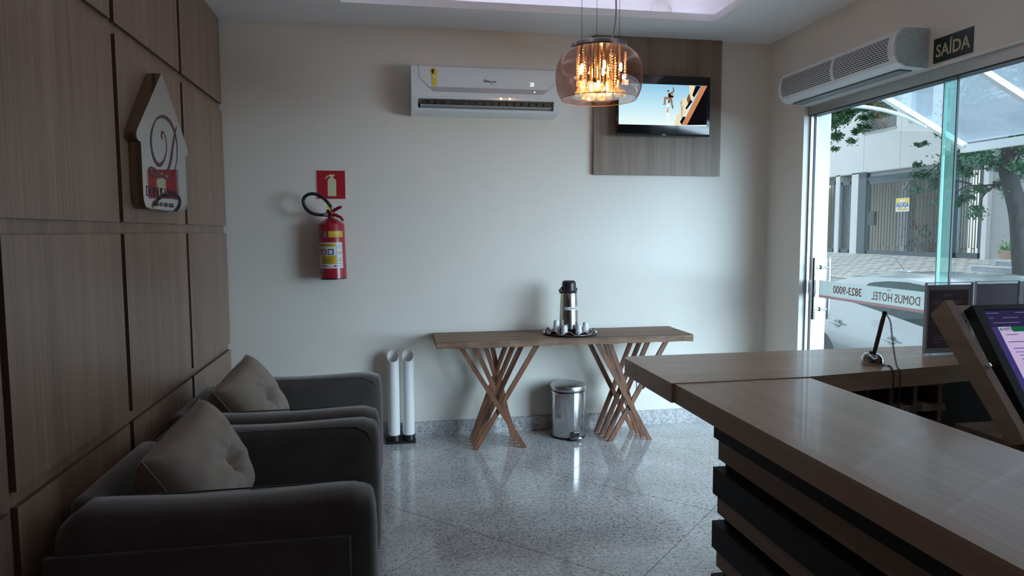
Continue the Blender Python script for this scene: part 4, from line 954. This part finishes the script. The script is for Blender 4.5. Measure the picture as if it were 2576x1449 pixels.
def hwin(y0, y1, z0, z1, net):
    w = part('window', hd_, (XF+.16,XF+.2,y0,y0+.05,z0,z1),(XF+.16,XF+.2,y1-.05,y1,z0,z1),(XF+.16,XF+.2,y0,y1,z0,z0+.05),(XF+.16,XF+.2,y0,y1,z1-.05,z1),(XF+.16,XF+.2,(y0+y1)/2-.02,(y0+y1)/2+.02,z0,z1))
    MB().box(XF+.17,XF+.18,y0,y1,z0,z1).build('pane', mat('dark_window_glass',(.03,.04,.05),.12,spec=.2), w)
    MB().box(XF-.03,XF+.16,y0-.03,y1+.03,z0-.05,z0).build('sill', hg, w)
    if net:
        s = MB(); p = .10; L_ = z1-z0; n = int((y1-y0+L_)/p)
        for i in range(n+1):
            for sg_ in (1,-1):
                a = y0-L_+i*p if sg_ == 1 else y0+i*p
                P = [(a,z0),(a+sg_*L_,z1)]; q = []
                (ya_,za_),(yb_,zb_) = P
                t0, t1 = 0., 1.
                for lim, lo in ((y0,True),(y1,False)):
                    den = yb_-ya_; t = (lim-ya_)/den
                    if (den > 0) == lo: t0 = max(t0,t)
                    else: t1 = min(t1,t)
                if t1 > t0: s.bar((XF+.03,ya_+(yb_-ya_)*t0,za_+(zb_-za_)*t0),(XF+.03,ya_+(yb_-ya_)*t1,za_+(zb_-za_)*t1),.007)
        stuff(s.build('safety_net', mat('net_grey',(.5,.5,.48),.8), w))
hwin(17.50,18.81,4.29,5.75,True); hwin(16.2,16.98,4.37,5.2,False)
# rental notice tied to the gate
al = thing('rental_sign', (XF,17.13,1.92), 'yellow and white rental notice tied to the carport gate', 'sign')
MB().box(XF+.0,XF+.006,16.885,17.40,1.915,2.29).build('board', mat('notice_white',(.75,.76,.76),.5), al)
ny = mat('notice_yellow',(.78,.58,.06),.5); nbm = mat('notice_blue',(.03,.06,.28),.5)
MB().box(XF-.004,XF,16.895,17.395,2.155,2.285).build('yellow_field', ny, al)
MB().prism(rounded(17.03,17.26,2.185,2.245,.028),0,XF-.007,XF-.004).build('logo_patch', mat('notice_white',(.75,.76,.76),.5), al)
text('lettering','ALUGA',.165,(XF-.006,17.143,2.095),(0,-1,0),(0,0,1),nbm,al,.002,'CENTER',.88,.003)
text('lettering','3826-4700',.105,(XF-.006,17.143,1.985),(0,-1,0),(0,0,1),ny,al,.002,'CENTER',.88,.003)

# trees
bark = mat('dark_bark', (.045,.042,.044), .9, noise=((9,9,3),.35,.65,(.022,.021,.023)), bump=((22,22,9),.6,.02))
def leafmat(n, a, b):
    m = mat(n, a, .55, noise=((2.5,2.5,2.5),.35,.65,b)); return m
leaf1 = leafmat('blue_green_leaves', (.095,.245,.140), (.040,.125,.075)); leaf2 = leafmat('green_leaves', (.085,.215,.095), (.035,.105,.055))
def foliage(x, cl, seed, per, lf, m, par):
    rd = random.Random(seed); s = MB()
    for y, z, r in cl:
        xx = x+rd.uniform(-.35,.35)
        for k in range(int(per*(r/.1)**1.7)):
            p = Vector((xx+rd.gauss(0,r*.8),y+rd.gauss(0,r*.62),z+rd.gauss(0,r*.42)))
            a = Vector((rd.uniform(-1,1),rd.uniform(-1,1),rd.uniform(-.75,.15))).normalized(); b = a.cross(Vector((rd.uniform(-.5,.5),rd.uniform(-.5,.5),1))).normalized()
            L_ = lf*rd.uniform(.7,1.3); w = L_*.30
            s.add([p-a*L_*.5,p+b*w,p+a*L_*.6,p-b*w],[(0,1,2,3)])
    return stuff(s.build('foliage', m, par))
CLR = [(13.27,2.27,0.10),(13.10,2.34,0.11),(12.95,2.56,0.13),(12.77,2.67,0.14),(13.00,2.44,0.10),(12.54,2.77,0.14),(12.30,2.87,0.13),(12.05,2.80,0.16),(11.78,2.89,0.14),(11.50,2.78,0.17),(11.24,2.72,0.18),(11.00,2.84,0.17),(11.10,2.52,0.14),(11.67,2.65,0.13),(11.90,2.59,0.09),(13.07,2.78,0.07),(13.27,3.22,0.06),(13.05,3.23,0.06),(12.46,2.28,0.07),(12.31,2.19,0.07),(12.01,2.02,0.09),(12.15,1.99,0.07),(12.40,2.00,0.07),(11.82,2.05,0.07),(11.64,2.19,0.10),(11.47,2.26,0.10),(11.22,2.35,0.10),(11.55,2.15,0.07),(11.67,1.82,0.09),(11.53,1.70,0.09),(12.05,1.91,0.06),(11.16,2.09,0.09),(11.03,2.05,0.07),(10.87,2.11,0.07),(11.05,1.76,0.04),(12.54,2.61,0.13),(10.90,2.54,0.14),(10.89,3.04,0.16),(11.34,2.91,0.13),(12.43,2.52,0.09),(11.85,2.48,0.07)]
CLL = [(16.45,4.51,0.14),(16.20,4.37,0.16),(15.97,4.38,0.16),(15.74,4.39,0.14),(15.57,4.12,0.14),(15.42,3.91,0.12),(15.87,4.07,0.14),(16.18,4.02,0.14),(16.41,3.85,0.10),(16.01,3.75,0.10),(15.77,3.62,0.08),(16.15,3.47,0.07),(16.52,4.27,0.10),(15.36,4.13,0.10),(15.08,4.32,0.14),(14.88,4.36,0.16),(14.68,4.33,0.16),(14.41,4.32,0.14),(14.80,4.14,0.10),(14.59,4.06,0.08),(14.97,4.12,0.08),(16.57,3.67,0.06),(15.71,3.85,0.08)]
t1 = thing('tree', (11.3,10.75,.2), 'leaning dark-trunked tree with drooping branches before the steps', 'tree', 'street trees opposite')
MB().tube(smooth_path([(11.3,10.72,.1),(11.3,10.72,.55),(11.3,10.80,1.1),(11.3,10.90,1.68),(11.3,11.08,2.2),(11.3,11.22,2.6),(11.3,11.12,3.0),(11.35,10.8,3.6),(11.4,10.5,4.6)],5),[.20-.0028*i for i in range(41)],14).build('trunk', bark, t1, True)
for P in ([(11.3,11.15,2.45),(11.2,11.6,2.75),(11.1,12.2,2.85),(11.1,12.8,2.66),(11.1,13.2,2.35)],[(11.3,11.0,2.3),(11.2,11.5,2.25),(11.1,11.9,2.25),(11.1,12.3,2.05),(11.1,12.5,2.0)],[(11.2,11.9,2.3),(11.15,12.2,2.38),(11.15,12.5,2.3)],[(11.25,11.3,2.3),(11.2,11.6,2.05),(11.2,11.62,1.75)],[(11.3,11.05,2.6),(11.2,10.7,2.9),(11.1,10.3,2.95)]):
    Q = smooth_path(P,5); MB().tube(Q,[.022-.017*i/len(Q) for i in range(len(Q))],7).build('branch', bark, t1, True)
extra = [(10.3+.0*i,z,.17) for i,z in enumerate((2.6,2.9,3.2))]+[(9.9,3.0,.2),(9.6,2.8,.2),(9.8,3.4,.25),(10.4,3.6,.25),(11.2,3.5,.22),(11.9,3.4,.2),(12.6,3.4,.16),(10.8,4.2,.35),(11.6,4.3,.35),(10.1,4.3,.4),(12.3,4.0,.3),(10.5,5.0,.5),(11.5,5.0,.5)]
foliage(11.2,CLR,11,210,.068,leaf1,t1); foliage(11.3,extra,13,70,.11,leaf2,t1)
t2 = thing('tree', (11.3,17.6,.2), 'leafy tree whose branch hangs in front of the netted house window', 'tree', 'street trees opposite')
MB().tube(smooth_path([(11.3,17.6,.1),(11.3,17.55,1.5),(11.3,17.4,3.),(11.25,17.2,4.2),(11.2,17.0,5.2),(11.1,17,6.4)],5),[.17-.0035*i for i in range(26)],12).build('trunk', bark, t2, True)
for P in ([(11.25,17.15,4.6),(11.2,16.6,4.75),(11.2,16.0,4.65),(11.2,15.4,4.45),(11.2,14.6,4.40)],[(11.2,16.4,4.6),(11.2,16.2,4.1),(11.2,16.05,3.6)]):
    Q = smooth_path(P,5); MB().tube(Q,[.03-.022*i/len(Q) for i in range(len(Q))],7).build('branch', bark, t2, True)
foliage(11.2,CLL,17,230,.080,leaf2,t2); foliage(11.2,[(17.2,5.2,.5),(16.6,5.4,.5),(15.9,5.5,.5),(15.2,5.4,.45),(14.6,5.3,.4),(17.8,5.0,.5),(16.4,6.2,.6),(17.3,6.2,.6),(15.4,6.2,.6)],19,34,.12,leaf2,t2)
# potted plant on the steps and shrubs inside the carport
pt = thing('potted_plant', (13.2,13.0,.75), 'clay pot with pale green plant on the granite steps', 'plant')
MB().lathe([(.001,0),(.11,0),(.155,.17),(.165,.17),(.165,.19),(.14,.19),(.13,.16),(.001,.15)],(13.1,12.90,.775),24).build('pot', mat('clay_pot',(.46,.33,.25),.8), pt, True)
rd = random.Random(2); s = MB()
for k in range(120):
    p = Vector((13.1+rd.gauss(0,.07),12.90+rd.gauss(0,.08),1.0+rd.gauss(0,.04)+(.3*rd.random()**2 if k%6==0 else 0))); a = Vector((rd.uniform(-1,1),rd.uniform(-1,1),rd.uniform(0,1))).normalized(); b = a.cross(Vector((0,0,1))).normalized()
    s.add([p-a*.04,p+b*.02,p+a*.05,p-b*.02],[(0,1,2,3)])
stuff(s.build('leaves', mat('pale_green_leaf',(.20,.42,.15),.5), pt))
sh = thing('carport_shrub', (15.6,17.6,.68), 'shrub with one red bloom in the carport behind the bars', 'plant')
MB().lathe([(.001,0),(.2,0),(.26,.35),(.24,.35),(.001,.33)],(15.6,17.9,.68),20).build('pot', mat('brown_pot',(.18,.11,.07),.8), sh, True)
s = MB(); 
for k in range(260):
    p = Vector((15.6+rd.gauss(0,.25),17.85+rd.gauss(0,.45),1.25+rd.gauss(0,.25))); a = Vector((rd.uniform(-1,1),rd.uniform(-1,1),rd.uniform(-.4,.8))).normalized(); b = a.cross(Vector((0,0,1))).normalized()
    s.add([p-a*.09,p+b*.03,p+a*.11,p-b*.03],[(0,1,2,3)])
stuff(s.build('leaves', leaf2, sh))
s = MB()
for k in range(14): s.sphere((15.2+rd.gauss(0,.05),18.15+rd.gauss(0,.06),1.62+rd.gauss(0,.09)),.028,6,4)
stuff(s.build('bloom', mat('bloom_red',(.45,.05,.07),.6), sh))

# canopy over the entrance
cn = thing('canopy', (3.5,2.8,2.3), 'white steel entrance canopy glazed with cloudy sheet outside the door', 'canopy')
wst = mat('white_steel', (.74,.76,.78), .35)
def cz_(x): return 2.014+(4.087-x)*.497
for y in (4.40,3.588,2.776,1.964,1.152,.34):
    MB().prism([(XO,cz_(XO)-.030),(4.087,cz_(4.087)-.030),(4.087,cz_(4.087)+.012),(XO,cz_(XO)+.012)],1,y-.020,y+.020).build('rafter', wst, cn)
MB().box(4.06,4.10,.30,4.42,2.014-.045,2.014+.010).build('front_beam', wst, cn); MB().box(XO,XO+.03,.30,4.42,cz_(XO)-.05,cz_(XO)+.02).build('wall_beam', wst, cn)
poly_ = mixmat('cloudy_polycarbonate', (.80,.88,.95), (.9,.95,1), .12, .08, (.62,.72,.84), .38)
for ya, yb in ((3.608,4.40),(2.796,3.568),(1.984,2.756),(1.172,1.944),(.36,1.132)):
    MB().add([(XO+.03,ya,cz_(XO+.03)+.014),(4.07,ya,cz_(4.07)+.014),(4.07,yb,cz_(4.07)+.014),(XO+.03,yb,cz_(XO+.03)+.014)],[(0,1,2,3)]).build('sheet', poly_, cn)
for y in (4.40,1.964):
    MB().tube(smooth_path([(XO,y,2.255),(3.19,y,2.272),(3.42,y,2.250),(3.60,y,2.205),(3.74,y,2.150)]),.013,10).build('support_arm', wst, cn, True)
    MB().tube([(3.74,y,2.135),(3.755,y,2.185)],.015,10).build('bracket', wst, cn, True)

# parked hatchback
paint = mat('silver_white_paint', (.32,.35,.37), .24, metal=.35, coat=.7); cglass = mat('dark_car_glass', (.022,.045,.05), .08, spec=.18); rubber = mat('tyre_rubber', (.02,.02,.022), .7)
GZ = -.56; XC = 6.36
car = thing('car', (XC,6.75,GZ), 'silver-white hatchback parked outside the glass door', 'car')
# stations along Y: (y, z_sill, z_belt, z_roof, half width sill, half width mid, half width belt, half width roof)
ST = [(8.72,-.18,.30,.30,.62,.68,.60,.45),(8.66,-.26,.42,.44,.70,.78,.70,.55),(8.50,-.30,.50,.60,.76,.83,.76,.60),(8.20,-.34,.555,.76,.80,.855,.79,.62),(7.80,-.36,.545,.865,.82,.86,.80,.64),(7.30,-.37,.500,.915,.82,.86,.805,.655),(6.80,-.37,.430,.930,.82,.86,.81,.66),(6.40,-.37,.375,.905,.82,.86,.81,.65),(6.05,-.37,.345,.80,.82,.86,.81,.62),(5.70,-.36,.330,.60,.82,.86,.80,.60),(5.45,-.35,.310,.42,.82,.855,.79,.60),(5.2,-.34,.27,.32,.80,.85,.77,.60),(5.0,-.30,.20,.24,.76,.81,.72,.58),(4.88,-.22,.08,.12,.66,.70,.62,.50)]
def ring(S):
    y, zs, zb, zr, ws, wm, wb_, wr = S; zm = zs+(zb-zs)*.60
    zs2 = zb+(zr-zb)*.88
    return [(-ws,zs),(-wm,zs+(zb-zs)*.25),(-wm,zm),(-wb_,zb),(-(wr+.03),zs2),(-wr*.86,zr-.012),(-wr*.45,zr),(0,zr+.004)]
V = []; F = []
for S in ST:
    R_ = ring(S); full_ = R_+[(-a,b) for a,b in reversed(R_[:-1])]
    V += [(XC+a,S[0],b) for a,b in full_]
nn = 15
for i in range(len(ST)-1):
    for k in range(nn-1): F.append((i*nn+k,i*nn+k+1,(i+1)*nn+k+1,(i+1)*nn+k))
    F.append((i*nn+nn-1,i*nn,(i+1)*nn,(i+1)*nn+nn-1))
F += [tuple(range(nn)), tuple((len(ST)-1)*nn+k for k in range(nn-1,-1,-1))]
bodyo = MB().add(V,F).build('body', paint, car, True, shade_angle=28)
def sidept(y, t, off=.006):   # point on the near greenhouse flank, t 0 belt .. 1 roof rail
    for A, B_ in zip(ST, ST[1:]):
        if B_[0] <= y <= A[0]:
            k = (A[0]-y)/(A[0]-B_[0]); ra, rb = ring(A), ring(B_)
            lo = [ra[3][j]*(1-k)+rb[3][j]*k for j in (0,1)]; hi = [ra[4][j]*(1-k)+rb[4][j]*k for j in (0,1)]
            return (lo[0]+(hi[0]-lo[0])*t-off, y, lo[1]+(hi[1]-lo[1])*t)
def sidewin(name, ys, tlo, thi, m, sx, off=.006):
    V = []
    for y, a, b in zip(ys, tlo, thi):
        for t in (a, b): p = sidept(y, t, off); V.append((XC+sx*p[0],p[1],p[2]))
    return MB().add(V,[(2*i,2*i+2,2*i+3,2*i+1) for i in range(len(ys)-1)]).build(name, m, car, True)
for sx in (1,-1):
    sidewin('window_trim',[7.86,7.7,7.4,7.1,6.8,6.5,6.2,5.95,5.75],[.12,.05,.03,.03,.03,.03,.03,.03,.03],[.21,.57,.815,.90,.925,.925,.905,.83,.63],rubber,sx,.004)
    sidewin('rear_side_window',[7.80,7.66,7.4,7.1,6.92],[.12,.06,.04,.04,.04],[.22,.54,.80,.88,.90],cglass,sx)
    sidewin('front_side_window',[6.82,6.5,6.2,5.95,5.80],[.04,.04,.04,.04,.05],[.91,.91,.89,.80,.62],cglass,sx)
    for y, z in ((7.78,.262),(6.83,.190)):
        hp = [(XC-sx*.885,y+.11,z+.008),(XC-sx*.90,y+.05,z+.004),(XC-sx*.90,y-.05,z-.006),(XC-sx*.885,y-.11,z-.012)]
        MB().tube(hp,[.010,.014,.014,.010],8).build('door_handle', paint, car, True)
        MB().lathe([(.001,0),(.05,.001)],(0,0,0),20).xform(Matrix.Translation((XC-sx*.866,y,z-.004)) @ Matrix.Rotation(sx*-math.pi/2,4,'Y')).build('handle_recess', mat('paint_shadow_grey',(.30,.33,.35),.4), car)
    for y in (8.15,5.62):
        MB().lathe([(.001,0),(.355,0),(.355,.05),(.001,.05)],(0,0,0),32).xform(Matrix.Translation((XC-sx*.868,y,GZ+.33)) @ Matrix.Rotation(sx*math.pi/2,4,'Y')).build('wheel_arch', rubber, car)
        w = MB().lathe([(.17,-.09),(.29,-.10),(.31,-.06),(.31,.06),(.29,.10),(.17,.09)],(0,0,0),36).xform(Matrix.Translation((XC-sx*.79,y,GZ+.31)) @ Matrix.Rotation(math.pi/2,4,'Y')).build('tyre', rubber, car, True)
        MB().lathe([(.001,.0),(.06,.02),(.12,.0),(.185,.015),(.19,-.06)],(0,0,0),30).xform(Matrix.Translation((XC-sx*.88,y,GZ+.31)) @ Matrix.Rotation(-sx*math.pi/2,4,'Y')).build('wheel_rim', mat('alloy_grey',(.5,.52,.54),.3,metal=.7), w, True)
    MB().rbox(XC-sx*.96-.06,XC-sx*.96+.06,5.80,5.93,.36,.46,.03,3).build('wing_mirror', paint, car, True)
MB().add([(XC-.50,8.61,.50),(XC+.50,8.61,.50),(XC+.44,8.26,.745),(XC-.44,8.26,.745)],[(0,1,2,3)]).build('rear_window', cglass, car)
MB().add([(XC-.58,5.50,.475),(XC+.58,5.50,.475),(XC+.50,6.03,.806),(XC-.50,6.03,.806)],[(0,1,2,3)]).build('windscreen', cglass, car)
MB().rbox(XC-.03,XC+.03,7.62,7.80,.885,.91,.011,3).build('aerial_base', mat('grey_aerial',(.30,.36,.42),.4), car, True)
MB().tube([(XC,7.70,.905),(XC,7.88,1.06)],[.004,.0025],8).build('aerial', rubber, car, True)
